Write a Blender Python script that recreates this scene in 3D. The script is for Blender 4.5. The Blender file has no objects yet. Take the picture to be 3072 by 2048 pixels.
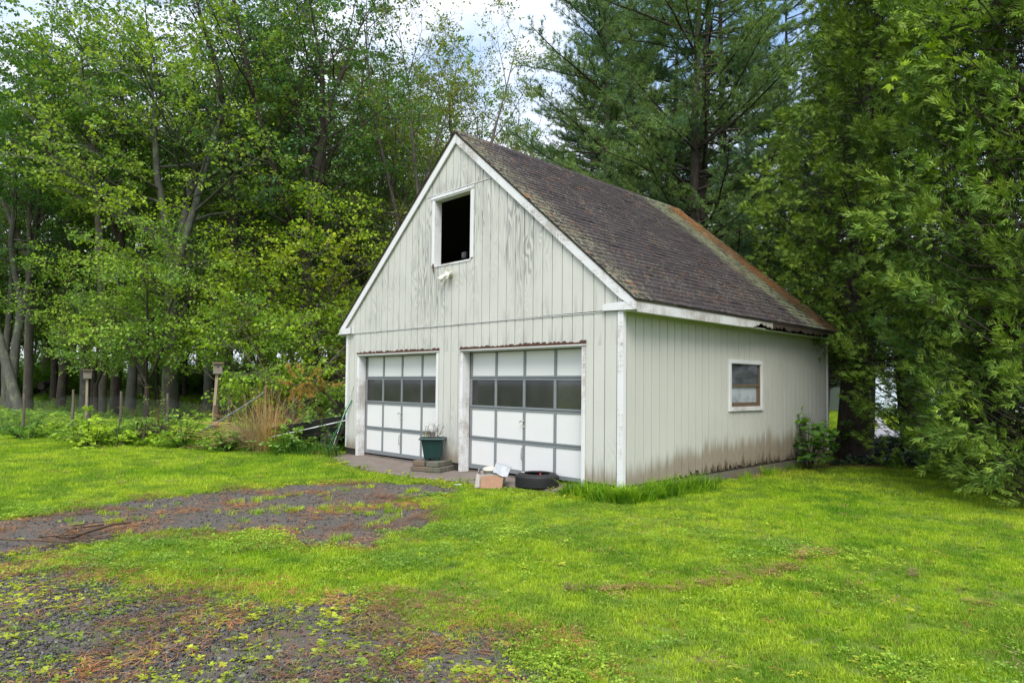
import bpy, math, random
import numpy as np
from mathutils import Vector, Matrix, noise as mnoise
random.seed(7)
RNG = np.random.default_rng(7)
R = math.radians
sc = bpy.context.scene
C = sc.collection
sc.render.engine = 'CYCLES'

# ------------------------------------------------------------------ camera
cd = bpy.data.cameras.new('camera')
cam = bpy.data.objects.new('camera', cd); C.objects.link(cam)
CAM = Vector((5.5856, -7.5790, 1.3748)); YAW, PITCH, ROLL, FPX = .7986, .0374, .0108, 2010.72
_c, _s, _cp, _sp = math.cos(YAW), math.sin(YAW), math.cos(PITCH), math.sin(PITCH)
_R, _D, _U = Vector((_c, _s, 0)), Vector((-_s*_cp, _c*_cp, _sp)), Vector((_s*_sp, -_c*_sp, _cp))
_R2 = _R*math.cos(ROLL) + _U*math.sin(ROLL); _U2 = _U*math.cos(ROLL) - _R*math.sin(ROLL)
cam.matrix_world = Matrix(((_R2.x, _U2.x, -_D.x, CAM.x), (_R2.y, _U2.y, -_D.y, CAM.y), (_R2.z, _U2.z, -_D.z, CAM.z), (0, 0, 0, 1)))
cd.sensor_width = 36; cd.lens = 36*FPX/3072; cd.shift_y = (1079.9-1024)/3072
cd.clip_start = .05; cd.clip_end = 2000
sc.camera = cam

# ------------------------------------------------------------------ sky and sun
SUN_EL, SUN_AZ = 54, 137          # degrees; azimuth clockwise from +Y
w = bpy.data.worlds.new('World'); sc.world = w; w.use_nodes = True
nt = w.node_tree; nt.nodes.clear()
def wn(t, **k):
    n = nt.nodes.new(t)
    for a, b in k.items(): setattr(n, a, b)
    return n
sky = wn('ShaderNodeTexSky', sky_type='NISHITA', sun_disc=False, sun_elevation=R(SUN_EL), sun_rotation=R(SUN_AZ), air_density=1.0, dust_density=1.5, ozone_density=1.5)
tc = wn('ShaderNodeTexCoord'); sep = wn('ShaderNodeSeparateXYZ')
nt.links.new(tc.outputs['Generated'], sep.inputs[0])
mp = wn('ShaderNodeMapping'); mp.inputs['Scale'].default_value = (1, 1, 2.6); mp.inputs['Location'].default_value = (.35, .1, .2)
nt.links.new(tc.outputs['Generated'], mp.inputs[0])
n1 = wn('ShaderNodeTexNoise'); n1.inputs['Scale'].default_value = 2.6; n1.inputs['Detail'].default_value = 7; n1.inputs['Roughness'].default_value = .55
nt.links.new(mp.outputs[0], n1.inputs['Vector'])
zr = wn('ShaderNodeMapRange'); zr.inputs['From Min'].default_value = .22; zr.inputs['From Max'].default_value = .62; zr.inputs['To Min'].default_value = .22; zr.inputs['To Max'].default_value = 0
nt.links.new(sep.outputs['Z'], zr.inputs['Value'])
ad = wn('ShaderNodeMath', operation='ADD'); nt.links.new(n1.outputs['Fac'], ad.inputs[0]); nt.links.new(zr.outputs[0], ad.inputs[1])
cr = wn('ShaderNodeValToRGB'); cr.color_ramp.elements[0].position = .46; cr.color_ramp.elements[1].position = .66
nt.links.new(ad.outputs[0], cr.inputs[0])
n2 = wn('ShaderNodeTexNoise'); n2.inputs['Scale'].default_value = 5; n2.inputs['Detail'].default_value = 5
nt.links.new(mp.outputs[0], n2.inputs['Vector'])
cc = wn('ShaderNodeValToRGB'); cc.color_ramp.elements[0].position = .3; cc.color_ramp.elements[1].position = .7
cc.color_ramp.elements[0].color = (4.3, 4.7, 5.6, 1); cc.color_ramp.elements[1].color = (6.0, 6.1, 6.6, 1)
nt.links.new(n2.outputs['Fac'], cc.inputs[0])
sb = wn('ShaderNodeMix', data_type='RGBA', blend_type='MULTIPLY'); sb.inputs[0].default_value = 1
nt.links.new(sky.outputs[0], sb.inputs[6]); sb.inputs[7].default_value = (1.35, 1.35, 1.3, 1)
mx = wn('ShaderNodeMix', data_type='RGBA')
nt.links.new(cr.outputs[0], mx.inputs[0]); nt.links.new(sb.outputs[2], mx.inputs[6]); nt.links.new(cc.outputs[0], mx.inputs[7])
bg = wn('ShaderNodeBackground'); bg.inputs['Strength'].default_value = .1
nt.links.new(mx.outputs[2], bg.inputs[0])
wo = wn('ShaderNodeOutputWorld'); nt.links.new(bg.outputs[0], wo.inputs[0])
sl = bpy.data.lights.new('sun', 'SUN'); sl.energy = 1.5; sl.angle = R(30); sl.color = (1, .965, .9)
so = bpy.data.objects.new('sun', sl); C.objects.link(so)
so.rotation_euler = (R(90-SUN_EL), 0, R(180-SUN_AZ)); so.location = (8, -12, 20)
vs = sc.view_settings; vs.view_transform = 'Standard'; vs.look = 'None'; vs.exposure = 1.36; vs.gamma = 1; vs.use_curve_mapping = False
cy = sc.cycles
cy.max_bounces = 7; cy.diffuse_bounces = 4; cy.glossy_bounces = 3; cy.transmission_bounces = 4; cy.transparent_max_bounces = 8
cy.caustics_reflective = False; cy.caustics_refractive = False; cy.use_denoising = True

# ------------------------------------------------------------------ helpers: geometry
def stand(u, d):
    """ground position at bearing of picture column u, d metres from the camera"""
    a = _D + _R2*((u-1536)/FPX) - _U2*((1155-1079.9)/FPX)
    h = math.hypot(a.x, a.y); return (CAM.x + a.x/h*d, CAM.y + a.y/h*d)
def sstep(a, b, x):
    t = np.clip((np.asarray(x, float)-a)/(b-a), 0, 1); return t*t*(3-2*t)
def gz(x, y):
    d = np.hypot(np.asarray(x, float)-CAM.x, np.asarray(y, float)-CAM.y)
    return -.18 + .5*sstep(25, 46, d) + 1.2*sstep(55, 130, d)
def vnoise(P, scale, seed=0, octaves=3):
    """value noise on an (n,2) array"""
    out = np.zeros(len(P)); amp = 1; tot = 0
    for o in range(octaves):
        q = P*scale*(2**o) + 37.7*(seed+o)
        i = np.floor(q).astype(np.int64); f = q-i; f = f*f*(3-2*f)
        def h(a, b):
            v = (a*374761393 + b*668265263 + (seed+o)*2147483) & 0xffffffff
            v = ((v ^ (v >> 13))*1274126177) & 0xffffffff
            return ((v ^ (v >> 16)) & 0xffff)/65535.
        a, b = i[:, 0], i[:, 1]
        v = (h(a, b)*(1-f[:, 0])+h(a+1, b)*f[:, 0])*(1-f[:, 1]) + (h(a, b+1)*(1-f[:, 0])+h(a+1, b+1)*f[:, 0])*f[:, 1]
        out += amp*v; tot += amp; amp *= .5
    return out/tot
def raw_mesh(name, V, faces, mats, smooth=False):
    """faces: list of (array (n,k), material index)"""
    me = bpy.data.meshes.new(name)
    V = np.asarray(V, np.float32)
    me.vertices.add(len(V)); me.vertices.foreach_set('co', V.ravel())
    nf = sum(len(f) for f, _ in faces); nl = sum(f.size for f, _ in faces)
    me.loops.add(nl); me.polygons.add(nf)
    me.loops.foreach_set('vertex_index', np.concatenate([f.ravel() for f, _ in faces]).astype(np.int32))
    tot = np.concatenate([np.full(len(f), f.shape[1]) for f, _ in faces]).astype(np.int32)
    me.polygons.foreach_set('loop_start', (np.cumsum(tot)-tot).astype(np.int32))
    me.polygons.foreach_set('material_index', np.concatenate([np.full(len(f), m) for f, m in faces]).astype(np.int32))
    if smooth: me.polygons.foreach_set('use_smooth', np.ones(nf, bool))
    for m in mats: me.materials.append(m)
    me.update(calc_edges=True); me.validate()
    return me
class MB:
    """collects solids; build() links them as one mesh object"""
    def __init__(s): s.v = []; s.f = []; s.mi = []; s.m = 0; s.sm = []
    def add(s, vs, fs, smooth=False):
        b = len(s.v); s.v += [tuple(v) for v in vs]
        for f in fs: s.f.append([b+i for i in f]); s.mi.append(s.m); s.sm.append(smooth)
    def box(s, a, b, M=None):
        x0, y0, z0 = a; x1, y1, z1 = b
        v = [(x0,y0,z0),(x1,y0,z0),(x1,y1,z0),(x0,y1,z0),(x0,y0,z1),(x1,y0,z1),(x1,y1,z1),(x0,y1,z1)]
        if M is not None: v = [M @ Vector(p) for p in v]
        s.add(v, [(0,3,2,1),(4,5,6,7),(0,1,5,4),(1,2,6,5),(2,3,7,6),(3,0,4,7)])
    def prism(s, poly, axis, a, b):
        """poly: 2D points; extruded along axis from a to b"""
        def P(p, t):
            if axis == 'y': return (p[0], t, p[1])
            if axis == 'x': return (t, p[0], p[1])
            return (p[0], p[1], t)
        n = len(poly); s.add([P(p, a) for p in poly]+[P(p, b) for p in poly],
            [list(range(n)), list(range(2*n-1, n-1, -1))]+[(i, n+i, n+(i+1) % n, (i+1) % n) for i in range(n)])
    def tube(s, pts, rad, n=8, caps=True, smooth=True):
        pts = [Vector(p) for p in pts]; rad = rad if hasattr(rad, '__len__') else [rad]*len(pts)
        vs = []; ref = None
        for i, p in enumerate(pts):
            t = (pts[min(i+1, len(pts)-1)]-pts[max(i-1, 0)]).normalized()
            if ref is None: ref = t.orthogonal().normalized()
            ref = (ref-t*ref.dot(t)).normalized(); b = t.cross(ref)
            for k in range(n):
                a = 2*math.pi*k/n; vs.append(p+(ref*math.cos(a)+b*math.sin(a))*rad[i])
        fs = [(i*n+k, i*n+(k+1) % n, (i+1)*n+(k+1) % n, (i+1)*n+k) for i in range(len(pts)-1) for k in range(n)]
        s.add(vs, fs, smooth)
        if caps:
            s.add(vs[:n], [list(range(n-1, -1, -1))]); s.add(vs[-n:], [list(range(n))])
    def lathe(s, prof, c=(0, 0, 0), n=24, M=None, smooth=True):
        vs = []
        for r, z in prof:
            for k in range(n):
                a = 2*math.pi*k/n; v = Vector((c[0]+r*math.cos(a), c[1]+r*math.sin(a), c[2]+z)); vs.append(M @ v if M is not None else v)
        s.add(vs, [(i*n+k, i*n+(k+1) % n, (i+1)*n+(k+1) % n, (i+1)*n+k) for i in range(len(prof)-1) for k in range(n)], smooth)
    def build(s, name, mat, parent=None, bevel=0, loc=None):
        """world-space vertices; origin moved to the parent's place"""
        o_ = Vector(loc) if loc is not None else (parent.matrix_basis.translation if parent is not None and parent.parent is None else Vector((0, 0, 0)))
        if parent is not None and parent.parent is not None and loc is None: o_ = origin_of(parent)
        me = bpy.data.meshes.new(name)
        me.from_pydata([tuple(Vector(v)-o_) for v in s.v], [], s.f)
        mats = mat if isinstance(mat, (list, tuple)) else [mat]
        for m in mats: me.materials.append(m)
        me.polygons.foreach_set('material_index', s.mi); me.polygons.foreach_set('use_smooth', s.sm)
        me.update()
        ob = bpy.data.objects.new(name, me); C.objects.link(ob)
        if parent is not None:
            ob.parent = parent; ob.location = o_-origin_of(parent)
        else: ob.location = o_
        if bevel:
            b = ob.modifiers.new('bevel', 'BEVEL'); b.width = bevel; b.segments = 1; b.limit_method = 'ANGLE'
        return ob
def origin_of(o):
    v = Vector((0, 0, 0))
    while o is not None: v = v+o.location; o = o.parent
    return v
def tag(o, label=None, cat=None, group=None, kind=None):
    if label: o['label'] = label
    if cat: o['category'] = cat
    if group: o['group'] = group
    if kind: o['kind'] = kind
    return o
def thing(name, loc, label, cat, group=None, rz=0):
    o = bpy.data.objects.new(name, None); C.objects.link(o); o.location = loc; o.rotation_euler = (0, 0, rz); o.empty_display_size = .2
    return tag(o, label, cat, group)
def link_mesh(name, me, parent=None, loc=(0, 0, 0), rot=(0, 0, 0), scl=(1, 1, 1)):
    o = bpy.data.objects.new(name, me); C.objects.link(o); o.location = loc; o.rotation_euler = rot; o.scale = scl
    if parent is not None: o.parent = parent
    return o
def dup(root, loc, rz, scl=1, label=None, group=None, colors=None):
    r = root.copy(); C.objects.link(r); r.location = loc; r.rotation_euler = (0, 0, rz); r.scale = (scl,)*3
    if label: r['label'] = label
    if group: r['group'] = group
    for ch in list(root.children):
        c = ch.copy(); C.objects.link(c); c.parent = r
        for g_ in ch.children:
            d = g_.copy(); C.objects.link(d); d.parent = c
        if colors and ch.name.split('.')[0] in colors: c.color = colors[ch.name.split('.')[0]]
    return r

# ------------------------------------------------------------------ helpers: materials
class G:
    def __init__(s, name, rough=.7):
        s.m = bpy.data.materials.new(name); s.m.use_nodes = True; s.t = s.m.node_tree
        s.b = s.t.nodes['Principled BSDF']; s.b.inputs['Roughness'].default_value = rough; s.out = s.t.nodes['Material Output']
        s._pos = None
    def n(s, t, **k):
        n = s.t.nodes.new(t)
        for a, b in k.items(): setattr(n, a, b)
        return n
    def put(s, sock, v):
        if isinstance(v, bpy.types.NodeSocket): s.t.links.new(v, sock)
        elif v is not None: sock.default_value = v if not (isinstance(v, tuple) and len(v) == 3 and sock.type == 'RGBA') else (*v, 1)
    @property
    def pos(s):
        if s._pos is None: s._pos = s.n('ShaderNodeNewGeometry').outputs['Position']
        return s._pos
    def scaled(s, v, vec=None, loc=(0, 0, 0)):
        n = s.n('ShaderNodeMapping'); s.put(n.inputs[0], vec or s.pos); n.inputs['Scale'].default_value = v; n.inputs['Location'].default_value = loc; return n.outputs[0]
    def noise(s, scale, detail=3, vec=None, rough=.5, dist=0):
        n = s.n('ShaderNodeTexNoise'); s.put(n.inputs['Vector'], vec or s.pos); n.inputs['Scale'].default_value = scale; n.inputs['Detail'].default_value = detail
        n.inputs['Roughness'].default_value = rough; n.inputs['Distortion'].default_value = dist; return n.outputs['Fac']
    def voro(s, scale, vec=None, feat='F1', out='Distance', rnd=1):
        n = s.n('ShaderNodeTexVoronoi', feature=feat); s.put(n.inputs['Vector'], vec or s.pos); n.inputs['Scale'].default_value = scale; n.inputs['Randomness'].default_value = rnd; return n.outputs[out]
    def math(s, op, a, b=None, c=None, clamp=False):
        n = s.n('ShaderNodeMath', operation=op, use_clamp=clamp); s.put(n.inputs[0], a)
        if b is not None: s.put(n.inputs[1], b)
        if c is not None: s.put(n.inputs[2], c)
        return n.outputs[0]
    def ramp(s, f, stops, interp='LINEAR'):
        n = s.n('ShaderNodeValToRGB'); s.put(n.inputs[0], f); cr = n.color_ramp; cr.interpolation = interp
        while len(cr.elements) < len(stops): cr.elements.new(.5)
        for e, (p, c) in zip(cr.elements, stops):
            e.position = p; e.color = (*c, 1) if isinstance(c, tuple) else (c, c, c, 1)
        return n.outputs[0]
    def step(s, f, a, b):
        n = s.n('ShaderNodeMapRange', interpolation_type='SMOOTHSTEP'); s.put(n.inputs[0], f); n.inputs[1].default_value = a; n.inputs[2].default_value = b; return n.outputs[0]
    def mix(s, f, a, b, mode='MIX'):
        n = s.n('ShaderNodeMix', data_type='RGBA', blend_type=mode); s.put(n.inputs[0], f); s.put(n.inputs[6], a); s.put(n.inputs[7], b); return n.outputs[2]
    def sep(s, vec=None):
        n = s.n('ShaderNodeSeparateXYZ'); s.put(n.inputs[0], vec or s.pos); return n.outputs
    def bump(s, h, strength=.3, dist=.01):
        n = s.n('ShaderNodeBump'); s.put(n.inputs['Height'], h); n.inputs['Strength'].default_value = strength; n.inputs['Distance'].default_value = dist
        s.t.links.new(n.outputs[0], s.b.inputs['Normal'])
    def col(s, v): s.put(s.b.inputs['Base Color'], v)
    def spec(s, v): s.b.inputs['Specular IOR Level'].default_value = v
    def rough(s, v): s.put(s.b.inputs['Roughness'], v)
def plain(name, c, rough=.6, metal=0, var=.15, spec=.4, bump=0, scale=8):
    g = G(name, rough); n = g.noise(scale, 4)
    g.col(g.mix(n, tuple(x*(1-var) for x in c), tuple(min(1, x*(1+var)) for x in c))); g.b.inputs['Metallic'].default_value = metal; g.spec(spec)
    if bump: g.bump(g.noise(scale*6, 4), bump)
    return g.m

def siding(name, side):
    g = G(name, .62); x, y, z = g.sep()
    a = y if side else x
    base = g.mix(g.noise(1.3, 4), (.475, .48, .435), (.58, .585, .53))
    base = g.mix(g.math('MULTIPLY', g.noise(1, 3, g.scaled((30, 30, .7))), .35), base, (.42, .42, .37))     # faint vertical streaks
    # plywood grain showing through thin paint
    f = g.noise(1, 2, g.scaled((4.6, 4.6, .62)), .45, .4)
    ring = g.math('PINGPONG', g.math('MULTIPLY', f, 16), .5)
    ring = g.step(ring, .10, .34)
    ring = g.math('SUBTRACT', 1, ring)
    wmask = g.step(g.noise(.55 if not side else .35, 3, g.scaled((1, 1, .6), loc=(3.1, 0, 1.4))), .42, .62)
    if not side:
        zz = g.step(z, 2.2, 3.2); wmask = g.math('MULTIPLY', wmask, g.math('ADD', g.math('MULTIPLY', zz, .75), .35))
    else: wmask = g.math('MULTIPLY', wmask, .15)
    base = g.mix(g.math('MULTIPLY', g.math('MULTIPLY', ring, wmask), .8), base, (.22, .23, .21))
    fine = g.noise(1, 4, g.scaled((90, 90, 3)))
    if not side:
        # grey weathering creeping up from the lower edges of the sheets
        for z0, hgt in ((2.44, .55), (4.88, .3), (1.97, .42)):
            d = g.math('SUBTRACT', z, z0); up = g.math('MULTIPLY', g.step(d, hgt, 0), g.math('GREATER_THAN', d, -.01))
            m = g.math('MULTIPLY', up, g.step(g.noise(1, 4, g.scaled((9, 9, 1.6))), .47, .75))
            base = g.mix(g.math('MULTIPLY', m, .5), base, (.18, .185, .165))
    # dirt and rot near the ground
    reach = .5 if side else .2
    edge = g.math('ADD', g.math('MULTIPLY', g.noise(1, 4, g.scaled((7, 7, .8))), reach), g.math('MULTIPLY', g.noise(1, 3, g.scaled((1.1, 1.1, .4))), reach*.8))
    if side: edge = g.math('ADD', g.math('MULTIPLY', edge, g.math('ADD', .5, g.math('MULTIPLY', g.step(y, 0, 3), .55))), -.02)
    dm = g.math('SUBTRACT', edge, z)
    m1 = g.step(g.math('ADD', dm, g.math('MULTIPLY', g.math('SUBTRACT', g.noise(1, 5, g.scaled((28, 28, 1.5)), .65), .5), .35)), -.14, .16)
    base = g.mix(g.math('MULTIPLY', m1, .85), base, g.mix(g.noise(5, 4), (.20, .145, .10), (.27, .23, .17)))
    m2 = g.step(g.math('ADD', dm, g.math('MULTIPLY', g.noise(30, 3, g.scaled((1, 1, .25))), .4)), .50 if side else .42, .66 if side else .6)
    base = g.mix(g.math('MULTIPLY', m2, .85), base, (.07, .045, .03))
    if side:   # green algae film under the eave, and over the shaded far end
        al = g.step(g.math('ADD', z, g.math('MULTIPLY', g.noise(3, 3), .25)), 2.25, 2.6)
        base = g.mix(g.math('MULTIPLY', al, .4), base, (.33, .38, .20))
    sp = g.math('MULTIPLY', g.step(g.voro(9, g.scaled((1, 1, .5))), .045, .02), .6)
    base = g.mix(sp, base, (.12, .10, .08))
    g.col(base); g.bump(g.math('ADD', fine, g.math('MULTIPLY', ring, .3)), .22, .004); g.spec(.3)
    return g.m
def whitewood(name, wear=.5, tone=(.68, .69, .69)):
    g = G(name, .6)
    n = g.noise(1, 5, g.scaled((5, 5, 5)), .6); s1 = g.noise(1, 4, g.scaled((60, 60, 4)), .6); s2 = g.noise(1, 4, g.scaled((4, 60, 60)), .6)
    big = g.noise(1.1, 3)
    m = g.step(g.math('ADD', g.math('ADD', g.math('MULTIPLY', n, .3), g.math('MULTIPLY', big, .55)), g.math('MULTIPLY', g.math('MINIMUM', s1, s2), .55)), .80-.11*wear, .90-.08*wear)
    b = g.mix(g.noise(3, 3), tone, tuple(x*.87 for x in tone))
    bare = g.mix(g.noise(25, 4), (.30, .27, .24), (.46, .44, .41))
    g.col(g.mix(m, b, bare)); g.bump(g.math('SUBTRACT', g.noise(40, 4), m), .35, .004); g.spec(.3); return g.m
MS_F = siding('weathered_siding_paint', False); MS_S = siding('side_siding_paint', True)
M_TRIM = whitewood('white_trim_paint', .6); M_TRIMBAD = whitewood('peeling_white_paint', 1.25); M_TRIMNEW = whitewood('fresh_white_paint', .05, (.66, .68, .69))
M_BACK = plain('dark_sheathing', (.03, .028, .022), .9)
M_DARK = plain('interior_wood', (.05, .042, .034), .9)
M_ROT = plain('rotten_wood', (.075, .038, .022), .95, var=.5, bump=.6, scale=25)
M_CONC = None
def concrete(name, c, moss=.3):
    g = G(name, .85); n = g.noise(6, 6); b = g.mix(n, tuple(x*.6 for x in c), tuple(x*1.25 for x in c))
    b = g.mix(g.math('MULTIPLY', g.step(g.noise(2.2, 5, rough=.65), .5, .7), .7), b, (.16, .085, .045))
    b = g.mix(g.math('MULTIPLY', g.step(g.noise(3.1, 5, g.scaled((1, 1, 1), loc=(5, 3, 2))), .55, .7), moss), b, (.07, .085, .035))
    g.col(b); g.bump(g.noise(60, 5), .35, .006); return g.m
M_SLAB = concrete('apron_concrete', (.17, .14, .115), .5); M_BLOCK = concrete('mossy_block_concrete', (.12, .115, .09), .9); M_FOUND = concrete('foundation_concrete', (.14, .125, .105), .5)
M_DGREY = None
def paint(name, c, dirt=.3, rough=.5):
    g = G(name, rough); b = g.mix(g.noise(2.5, 4), tuple(x*.93 for x in c), c)
    b = g.mix(g.math('MULTIPLY', g.step(g.noise(1, 5, g.scaled((6, 6, 30)), .65), .58, .72), dirt), b, (.45, .43, .38)); g.col(b); g.bump(g.noise(120, 2), .06, .002); return g.m
M_DGREY = paint('grey_stile_paint', (.175, .195, .20), .5); M_DPANEL = paint('white_panel_paint', (.66, .67, .65), .12, .45)
M_BROWNSASH = plain('brown_sash', (.14, .10, .065), .5); M_METAL = plain('galvanised_metal', (.42, .43, .42), .35, .8)
M_CREAM = plain('cream_plastic', (.66, .64, .54), .4, var=.06); M_BLACKP = plain('black_plastic', (.012, .012, .014), .4, spec=.5)
def glass(name, dusty=.25, dust=(.13, .14, .14)):
    g = G(name, .08); t = g.t
    tr = g.n('ShaderNodeBsdfTransparent'); gl = g.n('ShaderNodeBsdfGlossy'); gl.inputs['Roughness'].default_value = .06
    df = g.n('ShaderNodeBsdfDiffuse'); df.inputs[0].default_value = (*dust, 1)
    fr = g.n('ShaderNodeFresnel'); fr.inputs[0].default_value = 1.5
    m1 = g.n('ShaderNodeMixShader'); g.put(m1.inputs[0], g.math('MULTIPLY', g.math('ADD', g.noise(4, 4), .1), dusty)); t.links.new(tr.outputs[0], m1.inputs[1]); t.links.new(df.outputs[0], m1.inputs[2])
    m2 = g.n('ShaderNodeMixShader'); t.links.new(fr.outputs[0], m2.inputs[0]); t.links.new(m1.outputs[0], m2.inputs[1]); t.links.new(gl.outputs[0], m2.inputs[2])
    t.links.new(m2.outputs[0], g.out.inputs[0]); return g.m
M_GLASS = glass('dusty_glass', .7, (.07, .075, .075)); M_FROST = glass('fogged_glass', 1.5, (.42, .46, .5))

def leafmat(name, c, var=.35, trans=.4, gloss=.16, yellow=.12, inst=None, drift=.8):
    """c multiplies the object colour; each leaf island differs a little"""
    g = G(name, .5); t = g.t
    oi = g.n('ShaderNodeObjectInfo'); geo = g.n('ShaderNodeNewGeometry'); rnd = geo.outputs['Random Per Island']
    if inst:
        at = g.n('ShaderNodeAttribute', attribute_type='INSTANCER', attribute_name='tint'); base = g.mix(at.outputs['Fac'], *inst)
        rr = g.math('FRACT', g.math('ADD', rnd, g.math('MULTIPLY', at.outputs['Fac'], 37.3)))
    else:
        base = g.mix(1, c, oi.outputs['Color'], 'MULTIPLY'); rr = rnd
    v = g.math('MULTIPLY_ADD', rr, 2*var, 1-var)
    cm = g.n('ShaderNodeCombineXYZ')
    for i in range(3): t.links.new(v, cm.inputs[i])
    b = g.mix(1, base, cm.outputs[0], 'MULTIPLY')
    b = g.mix(g.step(g.noise(drift, 2), .38, .62), g.mix(1, b, (.72, .80, .95), 'MULTIPLY'), g.mix(1, b, (1.28, 1.18, .95), 'MULTIPLY'))
    y = g.step(g.math('FRACT', g.math('MULTIPLY', rr, 7.13)), .86, .97)
    b = g.mix(g.math('MULTIPLY', y, yellow*3), b, (.30, .26, .03))
    g.col(b); g.rough(.5); g.spec(gloss)
    tb = g.n('ShaderNodeBsdfTranslucent'); g.put(tb.inputs[0], g.mix(1, b, (1.25, 1.35, .55), 'MULTIPLY'))
    ms = g.n('ShaderNodeMixShader'); ms.inputs[0].default_value = trans
    t.links.new(g.b.outputs[0], ms.inputs[1]); t.links.new(tb.outputs[0], ms.inputs[2]); t.links.new(ms.outputs[0], g.out.inputs[0])
    return g.m
M_LEAF = leafmat('broad_leaf', (1, 1, 1)); M_NEEDLE = leafmat('pine_needle', (1, 1, 1), .3, .25, .12, .04); M_CEDAR = leafmat('cedar_spray', (1, 1, 1), .4, .14, .12, .08, drift=2.0)
def barkmat(name, a, b, lich=.4, sc_=1):
    g = G(name, .9); st = g.noise(1, 6, g.scaled((16*sc_, 16*sc_, 2.2)), .65); bb = g.mix(st, a, b)
    bb = g.mix(g.math('MULTIPLY', g.step(g.noise(2.4, 5, rough=.65), .52, .66), lich), bb, (.17, .20, .13)); g.col(bb); g.bump(g.math('ADD', st, g.noise(1, 3, g.scaled((40, 40, 8)))), .7, .03); g.spec(.2); return g.m
M_BARK = barkmat('grey_brown_bark', (.03, .026, .02), (.22, .195, .165), .5, .5); M_BARKD = barkmat('dark_wet_bark', (.012, .010, .008), (.10, .08, .064), .2, .55)
M_BARKG = barkmat('lichened_grey_bark', (.035, .034, .028), (.15, .15, .125), .7, .45)

# ------------------------------------------------------------------ ground
POLY_A = [(-3.72,-6.4),(-4.1,-5.49),(-4.07,-4.75),(-4.07,-3.91),(-4.05,-3.13),(-3.72,-2.05),(-2.75,-.98),(-1.9,-1.2),(-1.94,-2.27),(-1.05,-2.41),(-.39,-3.22),(.05,-4.05),(-.52,-4.55),(-1.09,-4.34),(-1.84,-5.19),(-1.82,-5.6),(-1.86,-6.31),(-1.9,-7.5),(-3.0,-9.5),(-5,-10)]
POLY_B = [(-1.75,-7.4),(-1.65,-6.65),(-.75,-6.35),(-.14,-6.18),(.34,-5.73),(1.01,-5.37),(1.78,-5.05),(2.18,-5.08),(2.71,-4.84),(3.24,-4.87),(3.6,-5.6),(3.0,-9.5),(-2.5,-9.5)]
def sdist(P, poly):
    """signed distance, positive inside"""
    Q = np.array(poly, float); A = Q; B = np.roll(Q, -1, 0); d = np.full(len(P), 1e9); ins = np.zeros(len(P), bool)
    for a, b in zip(A, B):
        ab = b-a; t = np.clip(((P-a)@ab)/(ab@ab), 0, 1); d = np.minimum(d, np.linalg.norm(P-a-t[:, None]*ab, axis=1))
        c = ((a[1] > P[:, 1]) != (b[1] > P[:, 1])); c &= P[:, 0] < (b[0]-a[0])*(P[:, 1]-a[1])/(b[1]-a[1]+1e-12)+a[0]; ins ^= c
    return np.where(ins, d, -d)
def m_strip(P): return sdist(P, POLY_A)+(vnoise(P, 2.2, 3)-.5)*.45        # open asphalt
def m_crumb(P): return sdist(P, POLY_B)+(vnoise(P, 1.9, 5)-.5)*.7         # crumbling, weedy part
def lump(P): return (vnoise(P, .9, 11)-.5)*.05+(vnoise(P, 5, 12)-.5)*.012
def axis(lo, hi, step, far):
    m = list(np.arange(lo, hi+1e-6, step)); a, d = [], step
    x = lo
    while x > -far: d *= 1.22; x -= d; a.insert(0, x)
    b, d, x = [], step, hi
    while x < far: d *= 1.22; x += d; b.append(x)
    return np.array(a+m+b)
def flatness(P):
    """0 next to the building where the ground must stay level, else 1"""
    d = np.maximum(np.maximum(-7.5-P[:, 0], P[:, 0]-.4), np.maximum(-1.3-P[:, 1], P[:, 1]-7.5)); return np.clip(d/.8, 0, 1)
xs, ys = axis(-13, 9, .11, 420), axis(-10, 9, .11, 420)
X, Y = np.meshgrid(xs, ys); P2 = np.stack([X.ravel(), Y.ravel()], 1)
near = np.hypot(P2[:, 0], P2[:, 1]) < 40
Z = gz(P2[:, 0], P2[:, 1]) + lump(P2)*flatness(P2)*near
nx, ny = len(xs), len(ys)
idx = np.arange(nx*ny).reshape(ny, nx); F = np.stack([idx[:-1, :-1], idx[:-1, 1:], idx[1:, 1:], idx[1:, :-1]], -1).reshape(-1, 4)
g = G('soil', .95); x, y, z = g.sep()
bb = g.mix(g.noise(.7, 6, rough=.65), (.085, .12, .015), (.17, .23, .025))
bb = g.mix(g.step(g.noise(2.6, 6, rough=.7), .52, .68), bb, (.10, .065, .03))
bb = g.mix(g.step(g.noise(22, 4), .55, .75), bb, (.14, .16, .04)); g.col(bb); g.bump(g.noise(35, 6), .8, .03)
M_SOIL = g.m
gm = raw_mesh('ground', np.column_stack([P2, Z]), [(F, 0)], [M_SOIL], True)
tag(link_mesh('ground', gm), kind='structure')
def gsurf(P): return gz(P[:, 0], P[:, 1])+lump(P)*flatness(P)
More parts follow.
